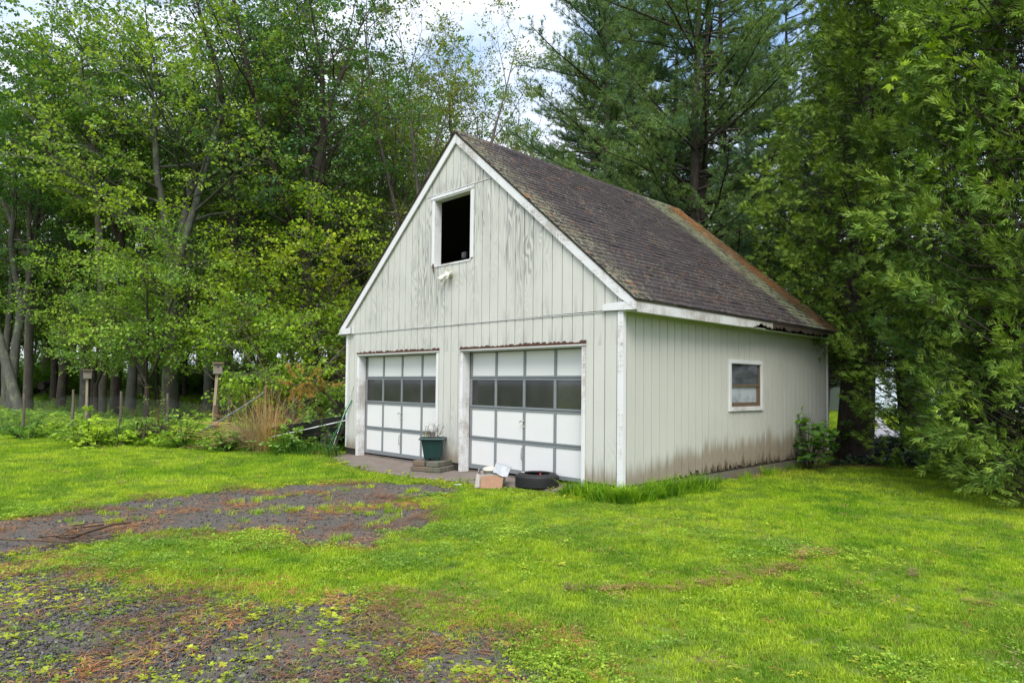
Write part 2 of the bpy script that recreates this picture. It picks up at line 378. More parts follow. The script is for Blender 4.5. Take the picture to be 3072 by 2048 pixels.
# driveway sheet, 5 mm above the soil
g = G('old_asphalt', .8)
n = g.noise(70, 6, rough=.7); bb = g.mix(n, (.044, .037, .030), (.165, .146, .122))
bb = g.mix(g.math('MULTIPLY', g.step(g.noise(2.1, 6, rough=.7), .52, .66), .55), bb, (.19, .085, .04))
bb = g.mix(g.step(g.voro(26), .16, .07), bb, (.27, .27, .23)); bb = g.mix(g.math('MULTIPLY', g.step(g.voro(9), .22, .12), g.step(g.noise(1.4, 3), .5, .6)), bb, (.24, .25, .17))
bb = g.mix(g.math('MULTIPLY', g.step(g.noise(5.5, 5), .6, .7), .5), bb, (.10, .11, .045))
g.col(bb); g.bump(g.math('ADD', g.noise(90, 5), g.math('MULTIPLY', g.noise(6, 4), 1.5)), .9, .02); g.spec(.35)
M_ASPH = g.m
gx, gy = np.arange(-5.5, 3.9, .06), np.arange(-9.6, -.9, .06)
X, Y = np.meshgrid(gx, gy); Q = np.stack([X.ravel(), Y.ravel()], 1)
mk = np.maximum(m_strip(Q), m_crumb(Q)+.1) > 0
idx = np.arange(len(Q)).reshape(len(gy), len(gx)); Fd = np.stack([idx[:-1, :-1], idx[:-1, 1:], idx[1:, 1:], idx[1:, :-1]], -1).reshape(-1, 4)
Fd = Fd[mk[Fd].all(1)]
use = np.unique(Fd); rem = np.zeros(len(Q), int); rem[use] = np.arange(len(use))
Zd = gsurf(Q)+.009+(vnoise(Q, 3.5, 21)-.5)*.012
dm = raw_mesh('driveway', np.column_stack([Q, Zd])[use], [(rem[Fd], 0)], [M_ASPH], True)
tag(link_mesh('driveway', dm), kind='structure')
# concrete apron
b = MB(); ap = [(-7.36,.16),(-7.34,-.2),(-7.1,-.46),(-6.3,-.78),(-5.4,-1.02),(-4.4,-1.08),(-3.4,-.95),(-2.6,-.72),(-1.9,-.5),(-1.3,-.38),(-.7,-.2),(-.62,.16)]
b.prism(ap, 'z', -.26, -.135); tag(b.build('concrete_apron', M_SLAB, bevel=.015), kind='structure')

# ------------------------------------------------------------------ garage
W, DP, HW = 7.32, 7.32, 2.44
APX, APZ, EX, EZ = -3.66, 5.925, .257, 2.585
SL = (APZ-EZ)/(EX-APX); ANG = math.atan(SL)
gar = thing('garage', (-3.66, 3.66, -.18), 'weathered white two-door gable garage with a mossy brown shingle roof', 'garage')
def roofline(x, drop=.02): return APZ - SL*abs(x-APX) - drop
OPEN_LO = [(-6.82, -4.15, -.2, 1.97), (-3.43, -.70, -.2, 1.97)]
LOFT = (-4.30, -3.22, 3.57, 4.80)
def pieces(x0, x1, z0, top, opens):
    """convex (x,z) polygons of a strip minus rectangular openings"""
    cuts = sorted({x0, x1} | {c for o in opens for c in o[:2] if x0 < c < x1} | ({APX} if x0 < APX < x1 else set()))
    out = []
    for a, b in zip(cuts, cuts[1:]):
        if b-a < .003: continue
        m = (a+b)/2; segs = [(z0, None)]
        for o in opens:
            if o[0] < m < o[1]:
                segs = [(z0, o[2])] if o[2] > z0 else []
                segs.append((o[3], None))
        for lo, hi in segs:
            ta, tb = (top(a), top(b)) if hi is None else (hi, hi)
            if max(ta, tb) <= lo+.01: continue
            if ta < lo: a2 = a+(b-a)*(lo-ta)/(tb-ta); out.append([(a2, lo), (b, lo), (b, tb)])
            elif tb < lo: b2 = a+(b-a)*(ta-lo)/(ta-tb); out.append([(a, lo), (b2, lo), (a, ta)])
            else: out.append([(a, lo), (b, lo), (b, tb), (a, ta)])
    return out
GR, NG = .2032, 36
def strip_edges(k): # front board k counted from the near corner
    return max(-.306-k*GR, -W), (-.306-(k-1)*GR if k > 0 else -.09)
k = 0
def board(polys, axis_, a, bb_, mat, ref):
    for p in polys:
        b = MB(); b.prism(p, axis_, a, bb_); b.build('siding_board', mat, gar, loc=ref)
while True:
    x0, x1 = strip_edges(k); x0 += .008 if x0 > -W else 0; x1 -= .008
    if x1 < -W+.02: break
    j = random.uniform(-.0015, .0015)
    board(pieces(x0, x1, 0 if x0 > -7.0 or True else 0, lambda x: min(HW-.006, roofline(x)), OPEN_LO), 'y', -.002+j, .013, MS_F, (x0, 0, 0))
    board(pieces(x0, x1, HW+.012, lambda x: min(4.874, roofline(x)), [LOFT]), 'y', -.007+j, .013, MS_F, (x0, 0, HW))
    board(pieces(x0, x1, 4.888, roofline, []), 'y', -.009+j, .013, MS_F, (x0, 0, 4.88))
    k += 1
# near-corner upper board beside the return
board(pieces(-.085, -.002, HW+.012, lambda x: min(4.874, roofline(x)), []), 'y', -.007, .013, MS_F, (-.08, 0, HW))
# side boards with a chewed lower edge
k = 0
while True:
    y0 = .10+(k-1)*GR+.008 if k > 0 else .062; y1 = .10+k*GR-.008
    if y0 > DP-.05: break
    y1 = min(y1, DP-.03); bot = []
    amp = .004+.05*math.exp(-((y0-2.3)/1.0)**2)+.028*math.exp(-((y0-4.8)/1.6)**2)
    n_ = 7
    for i in range(n_+1): bot.append((y0+(y1-y0)*i/n_, -.012+random.random()**2*amp*2.2+.0))
    b = MB(); WY = (2.99, 4.24, .97, 1.86)
    if y0 < WY[0]+.06 and y1 > WY[0] or y0 >= WY[0] and y1 <= WY[1] or y0 < WY[1] and y1 > WY[1]-.06:
        ya, yb = max(y0, WY[0]+.05), min(y1, WY[1]-.05)
        b.prism(bot+[(y1, WY[2]+.05), (y0, WY[2]+.05)], 'x', .002, -.013)
        for q in ([(y0, WY[3]-.05), (y1, WY[3]-.05), (y1, 2.42), (y0, 2.42)], [(y0, WY[2]+.05), (ya, WY[2]+.05), (ya, WY[3]-.05), (y0, WY[3]-.05)] if y0 < ya-.002 else None, [(yb, WY[2]+.05), (y1, WY[2]+.05), (y1, WY[3]-.05), (yb, WY[3]-.05)] if y1 > yb+.002 else None):
            if q: b2 = MB(); b2.prism(q, 'x', .002, -.013); b2.build('siding_board', MS_S, gar, loc=(0, y0, 1))
    else: b.prism(bot+[(y1, 2.42), (y0, 2.42)], 'x', .002, -.013)
    b.build('siding_board', MS_S, gar, loc=(0, y0, 0)); k += 1
# sheathing behind the boards (with the real openings), rear and far walls
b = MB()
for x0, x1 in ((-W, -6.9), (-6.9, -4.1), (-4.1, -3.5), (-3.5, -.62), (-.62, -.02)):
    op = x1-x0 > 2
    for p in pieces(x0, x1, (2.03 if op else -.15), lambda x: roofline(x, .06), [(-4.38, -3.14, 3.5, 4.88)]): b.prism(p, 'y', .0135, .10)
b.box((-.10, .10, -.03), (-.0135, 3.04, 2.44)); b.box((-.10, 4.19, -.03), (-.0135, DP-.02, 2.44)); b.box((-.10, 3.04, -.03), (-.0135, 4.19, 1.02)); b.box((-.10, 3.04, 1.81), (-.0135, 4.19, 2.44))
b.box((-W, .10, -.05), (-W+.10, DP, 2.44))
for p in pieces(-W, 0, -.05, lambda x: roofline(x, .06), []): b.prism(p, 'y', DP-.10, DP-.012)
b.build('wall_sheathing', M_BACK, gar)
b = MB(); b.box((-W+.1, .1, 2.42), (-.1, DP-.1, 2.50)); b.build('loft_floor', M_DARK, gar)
b = MB(); b.box((-W+.02, .17, -.20), (-.02, DP-.02, -.11)); b.build('floor_slab', M_SLAB, gar)
# rear gable and far side skins
b = MB()
for p in pieces(-W, -.02, 0, roofline, []): b.prism(p, 'y', DP-.012, DP)
b.box((-W-.002, .02, 0), (-W, DP, 2.44)); b.build('rear_wall', MS_F, gar)
# foundation
b = MB(); b.box((-.16, .02, -.5), (-.005, DP-.01, -.032)); b.box((-W+.01, .02, -.5), (-W+.2, DP-.01, -.002)); b.box((-W+.01, .015, -.5), (-6.95, .2, -.004)); b.box((-.62, .02, -.5), (-.16, .2, -.002)); b.box((-4.1, .02, -.5), (-3.5, .2, -.002)); b.box((-W+.2, DP-.2, -.5), (-.16, DP-.01, 0))
b.build('foundation', M_FOUND, gar)
# flashing strips at the sheet joints
b = MB()
n_ = 30
for z0, xa, xb, sag in ((2.44, -7.05, -.32, .012), (4.882, APX-1.21, APX+1.21, 0)):
    for i in range(n_):
        a = xa+(xb-xa)*i/n_; c = xa+(xb-xa)*(i+1)/n_; za = z0-sag*max(0, (a+2.4)/2.2); zc = z0-sag*max(0, (c+2.4)/2.2)
        b.add([(a, -.016, za-.003), (c, -.016, zc-.003), (c, -.016, zc+.006), (a, -.016, za+.006), (a, -.001, za-.003), (c, -.001, zc-.003), (c, -.001, zc+.009), (a, -.001, za+.009)], [(0,1,2,3),(3,2,6,7),(0,4,5,1),(0,3,7,4),(1,5,6,2)])
b.build('joint_flashing', M_TRIM, gar)
# corner boards
def peel_board(name, a, c, mat, M=None, bv=.003):
    b = MB(); b.box(a, c, M); return b.build(name, mat, gar, bevel=bv)
peel_board('corner_board', (-.075, -.022, -.03), (.022, -.0025, 2.425), M_TRIMBAD)
peel_board('corner_board', (.0025, -.0015, 0.0), (.021, .058, 2.415), M_TRIM)
peel_board('corner_board', (.0025, DP-.06, .02), (.02, DP+.0, 2.41), M_TRIM)
peel_board('corner_board', (-W-.03, -.016, .86), (-W-.002, .07, 2.44), M_TRIM)
peel_board('corner_board', (-W-.002, -.012, .02), (-W+.035, -.0025, 2.43), M_TRIM)
# rake boards
def rake(side, y0, y1, mat, name='rake_board', th=.155):
    b = MB(); n_ = 14; ex = EX-.004 if side > 0 else 2*APX-EX+.004
    cs, sn = math.cos(ANG), math.sin(ANG); vt = th/cs
    for i in range(n_):
        xa = APX+(ex-APX)*i/n_; xb = APX+(ex-APX)*(i+1)/n_
        za, zb = roofline(xa, .012), roofline(xb, .012)
        la, lb = max(za-vt, 2.424), max(zb-vt, 2.424)
        b.add([(xa, y0, la), (xb, y0, lb), (xb, y0, zb), (xa, y0, za), (xa, y1, la), (xb, y1, lb), (xb, y1, zb), (xa, y1, za)], [(0,1,2,3),(7,6,5,4),(0,4,5,1),(3,2,6,7)]+([(1,5,6,2)] if i == n_-1 else []))
    return b.build(name, mat, gar)
rake(1, -.055, -.024, M_TRIMBAD); rake(-1, -.055, -.024, M_TRIM)
rake(1, DP+.03, DP+.055, M_TRIM, 'rear_rake_board'); rake(-1, DP+.03, DP+.055, M_TRIM, 'rear_rake_board')
# eave returns
b = MB(); b.prism([(-.318, 2.442), (.244, 2.426), (.244, 2.44), (.13, 2.55), (-.30, 2.538), (-.322, 2.50), (-.312, 2.475)], 'y', -.05, -.0245)
b.build('eave_return', M_TRIMBAD, gar)
b = MB(); b.prism([(-7.59, 2.436), (-7.03, 2.442), (-7.025, 2.57), (-7.45, 2.56)], 'y', -.085, -.0565); b.box((-7.06, -.085, 2.436), (-7.03, -.01, 2.572)); b.build('eave_return', M_TRIMBAD, gar)
b = MB(); b.prism([(EX-.002, 2.43), (.02, 2.43), (.02, 2.55), (.12, 2.55)][::-1], 'y', -.022, -.0005); b.build('return_backing', M_TRIM, gar)
# fascia, rotten towards the back, and soffit
n_ = 260; vs, fs = [], []; rw = 0
top, bot = [], []
for i in range(n_+1):
    yy = -.02+(DP+.06)*i/n_; rw += (random.random()-.5-.12*(rw-.5))*.55; rw = min(1, max(0, rw)); r = .7*rw+.3*random.random()
    rot = math.exp(-((yy-3.75)/.42)**2) + .9*float(sstep(3.4, 4.1, yy))
    top.append(2.552 - .006*rot*r); bot.append(2.398+rot*(.02+.09*r*r)+(.03*r if yy > 4.6 else 0))
b = MB()
for i in range(n_):
    ya = -.02+(DP+.06)*i/n_; yb = -.02+(DP+.06)*(i+1)/n_; b.m = 1 if ya > 4.15 else 0
    b.add([(.25, ya, bot[i]), (.25, yb, bot[i+1]), (.25, yb, top[i+1]), (.25, ya, top[i]), (.228, ya, bot[i]), (.228, yb, bot[i+1]), (.228, yb, top[i+1]), (.228, ya, top[i])], [(0,1,2,3),(7,6,5,4),(0,4,5,1),(3,2,6,7)])
b.build('fascia_board', [whitewood('bare_fascia_wood', 1.9), plain('decayed_fascia', (.06, .045, .033), .95, var=.6, bump=.5, scale=20)], gar)
b = MB(); b.box((.024, -.02, 2.412), (.226, 3.9, 2.424)); b.box((.024, 3.9, 2.408), (.20, DP+.02, 2.42))
b.build('soffit_board', plain('soffit_paint', (.50, .53, .42), .7), gar)
b = MB(); b.box((.0035, .06, 2.372), (.022, DP, 2.410)); b.build('frieze_board', plain('algae_paint', (.42, .47, .30), .7, var=.25), gar)
b = MB(); b.box((-W-.26, -.02, 2.40), (-W-.235, DP+.04, 2.55)); b.box((-W-.235, -.02, 2.41), (-W-.03, DP, 2.424)); b.build('rear_eave', M_TRIM, gar)
# roof deck
b = MB()
for sgn in (1, -1):
    ex = EX if sgn > 0 else 2*APX-EX
    b.prism([(APX, APZ-.055), (ex, EZ-.045), (ex, EZ-.012), (APX, APZ-.012)] if sgn > 0 else [(APX, APZ-.055), (APX, APZ-.012), (ex, EZ-.012), (ex, EZ-.045)], 'y', -.062, DP+.06)
b.build('roof_deck', plain('drip_edge_wood', (.05, .045, .03), .8), gar)
# shingles
g = G('old_shingles', .88); x, y, z = g.sep()
tabv = g.n('ShaderNodeCombineXYZ'); g.put(tabv.inputs[0], g.math('MULTIPLY', y, 3.28)); g.put(tabv.inputs[1], g.math('MULTIPLY', z, 11.0))
tabc = g.voro(1, tabv.outputs[0], out='Color')
tr_, tg_, tb_ = g.sep(tabc)
bb = g.mix(tr_, (.023, .018, .020), (.048, .038, .040))
bb = g.mix(g.math('MULTIPLY', g.noise(150, 3), .22), bb, (.10, .09, .092))
slope = g.scaled((2.2, 7.5, 2.2))
spk = g.step(g.noise(5.5, 5, slope, .7), .54, .62)
front = g.step(g.math('ADD', y, g.math('MULTIPLY', g.noise(1.5, 3), 1.3)), 1.5, .4)      # lichen belt along the front rake
mid = g.math('MULTIPLY', g.step(g.noise(.9, 3), .45, .62), .35)
bb = g.mix(g.math('MULTIPLY', spk, g.math('ADD', g.math('MULTIPLY', front, 1.0), g.math('ADD', mid, .2))), bb, (.36, .35, .24))
bb = g.mix(g.math('MULTIPLY', g.math('MULTIPLY', front, g.step(g.noise(3, 4, slope), .45, .60)), .65), bb, (.21, .21, .12))
bb = g.mix(g.math('MULTIPLY', g.math('MULTIPLY', front, g.step(g.noise(4, 4), .6, .68)), .7), bb, (.26, .12, .05))
rearm = g.math('ADD', y, g.math('MULTIPLY', g.noise(1.8, 4), .9))
bb = g.mix(g.math('MULTIPLY', g.math('MULTIPLY', g.step(rearm, 5.9, 6.5), g.step(g.noise(9, 4), .36, .55)), .85), bb, (.19, .21, .12))
bb = g.mix(g.math('MULTIPLY', g.step(rearm, 7.1, 7.6), g.step(g.noise(5, 4), .38, .5)), bb, (.12, .075, .035))
bb = g.mix(g.math('MULTIPLY', g.step(g.noise(4, 5, g.scaled((1.5, 9, 1.5))), .70, .75), .5), bb, (.24, .11, .05))
bb = g.mix(g.step(g.voro(6, g.scaled((1, 2.4, 1))), .13, .07), bb, (.36, .34, .25))
g.col(bb); g.bump(g.noise(120, 4), .6, .006); g.spec(.2)
M_SHING = g.m
n_c = 38; SLEN = (APZ-EZ)/math.sin(ANG); ex_ = SLEN/n_c
dx, dz = math.cos(ANG), -math.sin(ANG); nxv, nzv = math.sin(ANG), math.cos(ANG)
def course_mesh(seed):
    rr = random.Random(seed); b = MB(); y = -.078; off = rr.random()*.3
    tabs = []
    first = True
    while y < DP+.07:
        wd = .305 if not first else .1+off; first = False
        y2 = min(y+wd, DP+.075); tabs.append((y, y2)); y = y2
    for (a, c) in tabs:
        d0 = rr.uniform(-.005, .005); lift = rr.uniform(.008, .012) + (rr.random() < .06)*.006
        t0, t1 = -ex_*1.0, d0+.008          # distance down the slope from the course line
        def P(yy, t, h): return (dx*t+nxv*h, yy, dz*t+nzv*h)
        a2, c2 = a+.002, c-.002
        v = [P(a2, t0, .002), P(c2, t0, .002), P(c2, t1, lift), P(a2, t1, lift+rr.uniform(-.001, .001)), P(a2, t1, .001), P(c2, t1, .001)]
        b.add(v, [(0, 3, 2, 1), (3, 4, 5, 2), (0, 4, 3), (1, 2, 5)])
    return b
variants = []
for i in range(6):
    b = course_mesh(i); me = bpy.data.meshes.new('shingle_course'); me.from_pydata(b.v, [], b.f); me.materials.append(M_SHING); variants.append(me)
left_me = []
for i in range(n_c):
    t = ex_*(i+1); x_, z_ = APX+dx*t, APZ+dz*t-.008
    sag = 0
    link_mesh('shingle_course', variants[i % 6], gar, Vector((x_, 0, z_))-gar.location)
b = MB()
for i in range(n_c):
    t = ex_*(i+1); m = course_mesh(i % 6)
    b.add([(2*APX-(APX+dx*t+v[0]), v[1], APZ+dz*t-.008+v[2]) for v in m.v], [f[::-1] for f in m.f])
lo = b.build('shingle_slope', M_SHING, gar); lo['kind'] = 'stuff'
b = MB(); y = -.08
while y < DP+.06:
    y2 = min(y+.2, DP+.08); h = random.uniform(0, .004)
    b.prism([(APX-.13, APZ-.115+h), (APX, APZ+.008+h), (APX+.13, APZ-.115+h), (APX+.13, APZ-.10+h), (APX, APZ+.020+h), (APX-.13, APZ-.10+h)][::-1], 'y', y, y2-.003); y = y2
b.build('ridge_cap', M_SHING, gar)
# door surrounds
def surround(x0, x1, zt, bad):
    P_ = gar
    b = MB(); b.box((x0-.055, -.026, -.16), (x0-.002, -.0095, zt+.03)); b.build('door_trim', bad, P_, bevel=.003)
    b = MB(); b.box((x1+.002, -.026, -.16), (x1+.05, -.0095, zt+.03)); b.build('door_trim', M_TRIMBAD, P_, bevel=.003)
    b = MB(); b.box((x0-.002, -.02, -.15), (x0+.018, .148, zt)); b.build('door_jamb', bad, P_, bevel=.002)
    b = MB(); b.box((x1-.018, -.02, -.15), (x1+.002, .148, zt)); b.build('door_jamb', M_TRIM, P_, bevel=.002)
    b = MB(); b.box((x0+.018, -.02, zt-.018), (x1-.018, .148, zt+.012)); b.build('head_jamb', M_TRIM, P_)
    # chewed header board above
    for nm, mt, y_, hz, lo_ in (('rotten_header', M_ROT, -.034, .055, .014), ('drip_cap', M_TRIM, -.045, .014, .0)):
        b = MB(); n_ = 70 if nm == 'rotten_header' else 12
        hs = [lo_+hz*(.45+.75*random.random()) if nm == 'rotten_header' else hz for _ in range(n_+1)]
        for i in range(n_):
            a = x0-.06+(x1-x0+.12)*i/n_; c = x0-.06+(x1-x0+.12)*(i+1)/n_
            b.add([(a, y_, zt+lo_), (c, y_, zt+lo_), (c, y_, zt+hs[i+1]), (a, y_, zt+hs[i]), (a, -.0105, zt+lo_), (c, -.0105, zt+lo_), (c, -.0105, zt+hs[i+1]), (a, -.0105, zt+hs[i])], [(0,1,2,3),(3,2,6,7),(0,4,5,1),(0,3,7,4),(1,5,6,2)])
        b.build(nm, mt, P_)
surround(-6.82, -4.15, 1.97, M_TRIMBAD); surround(-3.43, -.70, 1.97, M_TRIMBAD)
# overhead doors
def odoor(x0, x1, sagl, sagr, label):
    d = bpy.data.objects.new('overhead_door', None); C.objects.link(d); d.parent = gar; d['label'] = label
    base = Vector(((x0+x1)/2, .15, -.1)); d.location = base-gar.location
    yf, yb = .15, .185; zr = [-.035, .455, .985, 1.495, 1.965]; cw = (x1-x0)/4
    def sg(x): return sagl+(sagr-sagl)*(x-x0)/(x1-x0)
    tilt = random.uniform(-.004, .004)
    for i in range(4):                       # sections
        z0, z1 = zr[i], zr[i+1]; dy = [0, .004, .0, .006][i]
        s0, s1 = (sg(x0), sg(x1)) if i == 0 else (0, 0)
        for nm, za, zb in (('rail', z0+.004-(.05 if i == 0 else 0), z0+.036), ('rail', z1-.036, z1-.004)):
            b = MB(); l0, l1 = (s0, s1) if (i == 0 and za < z0) else (0, 0)
            b.add([(x0, yf+dy, za+l0), (x1, yf+dy, za+l1), (x1, yf+dy, zb), (x0, yf+dy, zb), (x0, yb+dy, za+l0), (x1, yb+dy, za+l1), (x1, yb+dy, zb), (x0, yb+dy, zb)], [(0,1,2,3),(4,7,6,5),(0,4,5,1),(3,2,6,7),(0,3,7,4),(1,5,6,2)])
            b.build(nm, M_DGREY, d, bevel=.003)
        for k_ in range(5):
            xc = x0+cw*k_; ww = .027 if 0 < k_ < 4 else .03
            a, c = (xc-ww, xc+ww) if 0 < k_ < 4 else ((xc+.001, xc+.06) if k_ == 0 else (xc-.06, xc-.001))
            b = MB(); b.box((a, yf+dy-.002, z0+.036), (c, yb+dy, z1-.036)); b.build('stile', M_DGREY, d, bevel=.003)
        for k_ in range(4):
            a = x0+cw*k_+(.027 if k_ else .06); c = x0+cw*(k_+1)-(.027 if k_ < 3 else .06)
            b = MB(); b.box((a, yf+dy+.012, z0+.036), (c, yf+dy+(.018 if i != 2 else .016), z1-.036))
            if i == 2: b.build('window_pane', M_GLASS, d)
            else: b.build('panel', M_DPANEL, d)
    xm = x0+cw*2
    b = MB(); b.lathe([(0, 0), (.014, 0), (.014, .02), (.006, .022), (.006, .04), (0, .04)], n=12, M=Matrix.Translation((xm+.002, yf-.001, .80)) @ Matrix.Rotation(R(90), 4, 'X'))
    b.tube([(xm+.004, yf-.04, .80), (xm-.03, yf-.045, .795), (xm-.072, yf-.04, .77)], [.011, .009, .005], 8); b.build('handle', M_METAL, d)
    b = MB(); b.lathe([(0, 0), (.020, 0), (.020, .006), (.012, .012), (0, .012)], n=16, M=Matrix.Translation((xm+.004, yf-.001, .70)) @ Matrix.Rotation(R(90), 4, 'X')); b.build('lock', plain('brass', (.42, .36, .22), .4, .7), d)
    b = MB(); b.tube([(xm-.012, yf, .365), (xm-.012, yf-.035, .36), (xm-.012, yf-.04, .27), (xm-.012, yf-.035, .18), (xm-.012, yf, .175)], .007, 6); b.build('lift_handle', M_DGREY, d)
    return d
odoor(-6.80, -4.165, 0, .012, 'left overhead door with panes showing a draped white sheet inside')
odoor(-3.41, -.718, 0, .025, 'right overhead door raised slightly off the slab at its left end')
# loft opening trim
b = MB(); b.box((-4.35, -.026, 3.57), (-4.295, -.0105, 4.80)); b.build('loft_trim', M_TRIM, gar, bevel=.003)
b = MB(); b.box((-3.235, -.026, 3.585), (-3.175, -.0105, 4.80)); b.build('loft_trim', M_TRIM, gar, bevel=.003)
b = MB(); b.prism([(-4.37, 4.80), (-3.165, 4.80), (-3.16, 4.855), (-3.6, 4.85), (-4.0, 4.862), (-4.37, 4.852)], 'y', -.036, -.0105); b.build('loft_trim', M_TRIMBAD, gar, bevel=.003)
b = MB(); b.box((-4.295, -.02, 3.56), (-4.272, .14, 4.80)); b.box((-3.26, -.02, 3.56), (-3.237, .14, 4.80)); b.box((-4.272, -.02, 4.775), (-3.26, .14, 4.798)); b.build('loft_jamb', M_TRIM, gar)
b = MB()
for i in range(16):
    a = -4.27+1.01*i/16; b.box((a, -.018, 3.535), (a+.062, .13, 3.556+random.random()*.012))
b.build('loft_sill', M_TRIMBAD, gar)
b = MB(); b.tube([(-4.29, -.03, 3.60), (-4.285, -.035, 3.52), (-4.275, -.028, 3.44)], [.012, .014, .007], 6); b.build('hanging_splinter', M_ROT, gar)
# side window
sw = bpy.data.objects.new('side_window', None); C.objects.link(sw); sw.parent = gar; sw.location = Vector((0, 3.615, .97))-gar.location
def swp(nm, a, c, m, bv=.002): b = MB(); b.box(a, c); return b.build(nm, m, sw, bevel=bv)
swp('casing', (.0035, 2.99, .97), (.024, 3.065, 1.86), M_TRIMNEW); swp('casing', (.0035, 4.165, .97), (.024, 4.245, 1.86), M_TRIM); swp('casing', (.0035, 3.065, 1.79), (.024, 4.165, 1.858), M_TRIMNEW)
swp('sill', (.0035, 3.065, .972), (.03, 4.165, 1.045), M_TRIMBAD)
swp('sash_frame', (-.05, 3.065, 1.045), (.004, 3.085, 1.79), M_BROWNSASH); swp('sash_frame', (-.05, 4.125, 1.045), (.006, 4.165, 1.79), M_BROWNSASH)
swp('sash_frame', (-.05, 3.085, 1.775), (.002, 4.125, 1.79), M_BROWNSASH); swp('sash_frame', (-.05, 3.085, 1.045), (.005, 4.125, 1.075), M_BROWNSASH)
swp('meeting_rail', (-.03, 3.085, 1.395), (-.002, 4.125, 1.435), M_BROWNSASH)
swp('bottom_rail', (-.045, 3.085, 1.078), (-.012, 4.085, 1.12), M_BROWNSASH); swp('side_rail', (-.045, 4.07, 1.12), (-.012, 4.10, 1.395), M_BROWNSASH)
swp('window_pane', (-.022, 3.085, 1.435), (-.017, 4.125, 1.775), glass('upper_pane_glass', .9, (.11, .13, .14)), 0)
swp('window_pane', (-.034, 3.085, 1.12), (-.029, 4.07, 1.395), M_FROST, 0)

# things on and in the garage
fl = thing('floodlight', (-3.80, 0, 3.36), 'cream twin-head floodlight on the gable below the open loft window', 'lamp')
b = MB(); b.lathe([(0, 0), (.055, 0), (.055, .018), (.03, .03), (0, .03)], n=20, M=Matrix.Translation((-3.79, -.008, 3.35)) @ Matrix.Rotation(R(90), 4, 'X')); b.build('mounting_plate', M_CREAM, fl)
def bullet(c, d, L, r0, r1):
    d = Vector(d).normalized(); q = d.to_track_quat('Z', 'Y').to_matrix().to_4x4(); b = MB()
    b.lathe([(0, -L*.5), (r0*.7, -L*.48), (r0, -L*.2), (r0*1.05, L*.1), (r1, L*.5), (r1*.93, L*.5), (r1*.8, L*.42), (0, L*.40)], n=20, M=Matrix.Translation(c) @ q); return b
bullet((-3.72, -.10, 3.36), (.35, -1, .05), .13, .045, .060).build('lamp_head', M_CREAM, fl)
bullet((-3.92, -.10, 3.30), (-.55, -.55, -.75), .14, .04, .062).build('lamp_head', M_CREAM, fl)
b = MB(); b.tube([(-3.79, -.03, 3.35), (-3.75, -.06, 3.36)], .014, 8); b.tube([(-3.79, -.03, 3.35), (-3.88, -.06, 3.34)], .014, 8); b.tube([(-3.80, -.035, 3.33), (-3.81, -.07, 3.27), (-3.78, -.08, 3.26)], [.018, .022, .018], 10); b.build('swivel_arm', M_CREAM, fl)
lm = thing('work_lamp', (-3.52, .10, 3.56), 'small black work lamp standing in the open loft window', 'lamp')
b = MB(); b.box((-3.585, .06, 3.63), (-3.475, .12, 3.74)); b.build('lamp_housing', M_BLACKP, lm, bevel=.01)
b = MB(); b.box((-3.57, .055, 3.645), (-3.49, .062, 3.725)); b.build('lamp_glass', plain('lamp_lens', (.03, .03, .032), .1), lm)
b = MB(); b.tube([(-3.53, .09, 3.63), (-3.53, .09, 3.585)], .012, 8); b.box((-3.56, .06, 3.556), (-3.50, .12, 3.585)); b.build('lamp_foot', M_BLACKP, lm)
ds = thing('dust_sheet', (-5.6, .6, -.11), 'pale plastic sheet draped behind the panes of the left garage door', 'sheet')
b = MB(); n_ = 40
top = []
for i in range(n_+1):
    a = i/n_; x_ = -6.5+a*2.4; s_ = a*4 % 1; top.append((x_, 1.47-.16*math.sin(math.pi*s_)**.8*(a > .2)))
for i in range(n_):
    (xa, za), (xb, zb) = top[i], top[i+1]; ya, yb = .35+.03*math.sin(i*.9), .35+.03*math.sin((i+1)*.9)
    b.add([(xa, ya, 1.18), (xb, yb, 1.18), (xb, yb, zb), (xa, ya, za)], [(0, 1, 2, 3)], True)
    b.add([(xa, ya+.1, .9), (xb, yb+.1, .9), (xb, yb, 1.18), (xa, ya, 1.18)], [(0, 1, 2, 3)], True)
so_ = b.build('sheet', plain('plastic_sheet', (.6, .6, .6), .5), ds); sm_ = so_.modifiers.new('t', 'SOLIDIFY'); sm_.thickness = .003
car = thing('stored_car', (-2.1, 2.6, -.11), 'grey car parked in the dark behind the right garage door', 'car')
b = MB(); prof = [(0.5, .35), (.6, .75), (1.5, .92), (1.9, .98), (2.5, 1.38), (3.9, 1.40), (4.6, 1.0), (4.9, .9), (5.0, .35)]
b.prism(prof, 'x', -2.95, -1.25); b.build('body', plain('grey_car_paint', (.3, .31, .32), .25, .4), car, bevel=.08)
b = MB(); b.prism([(1.93, 1.0), (2.5, 1.345), (2.47, 1.355), (1.88, 1.01)], 'x', -2.85, -1.35); b.build('windscreen', M_BLACKP, car)
for xx in (-2.93, -1.45):
    for yy in (1.25, 4.2):
        b = MB(); M_ = Matrix.Translation((xx, yy, .2)) @ Matrix.Rotation(R(90), 4, 'Y'); b.lathe([(0, 0), (.2, 0), (.31, .02), (.31, .16), (.2, .18), (0, .18)], n=20, M=M_); b.build('wheel', M_BLACKP, car)

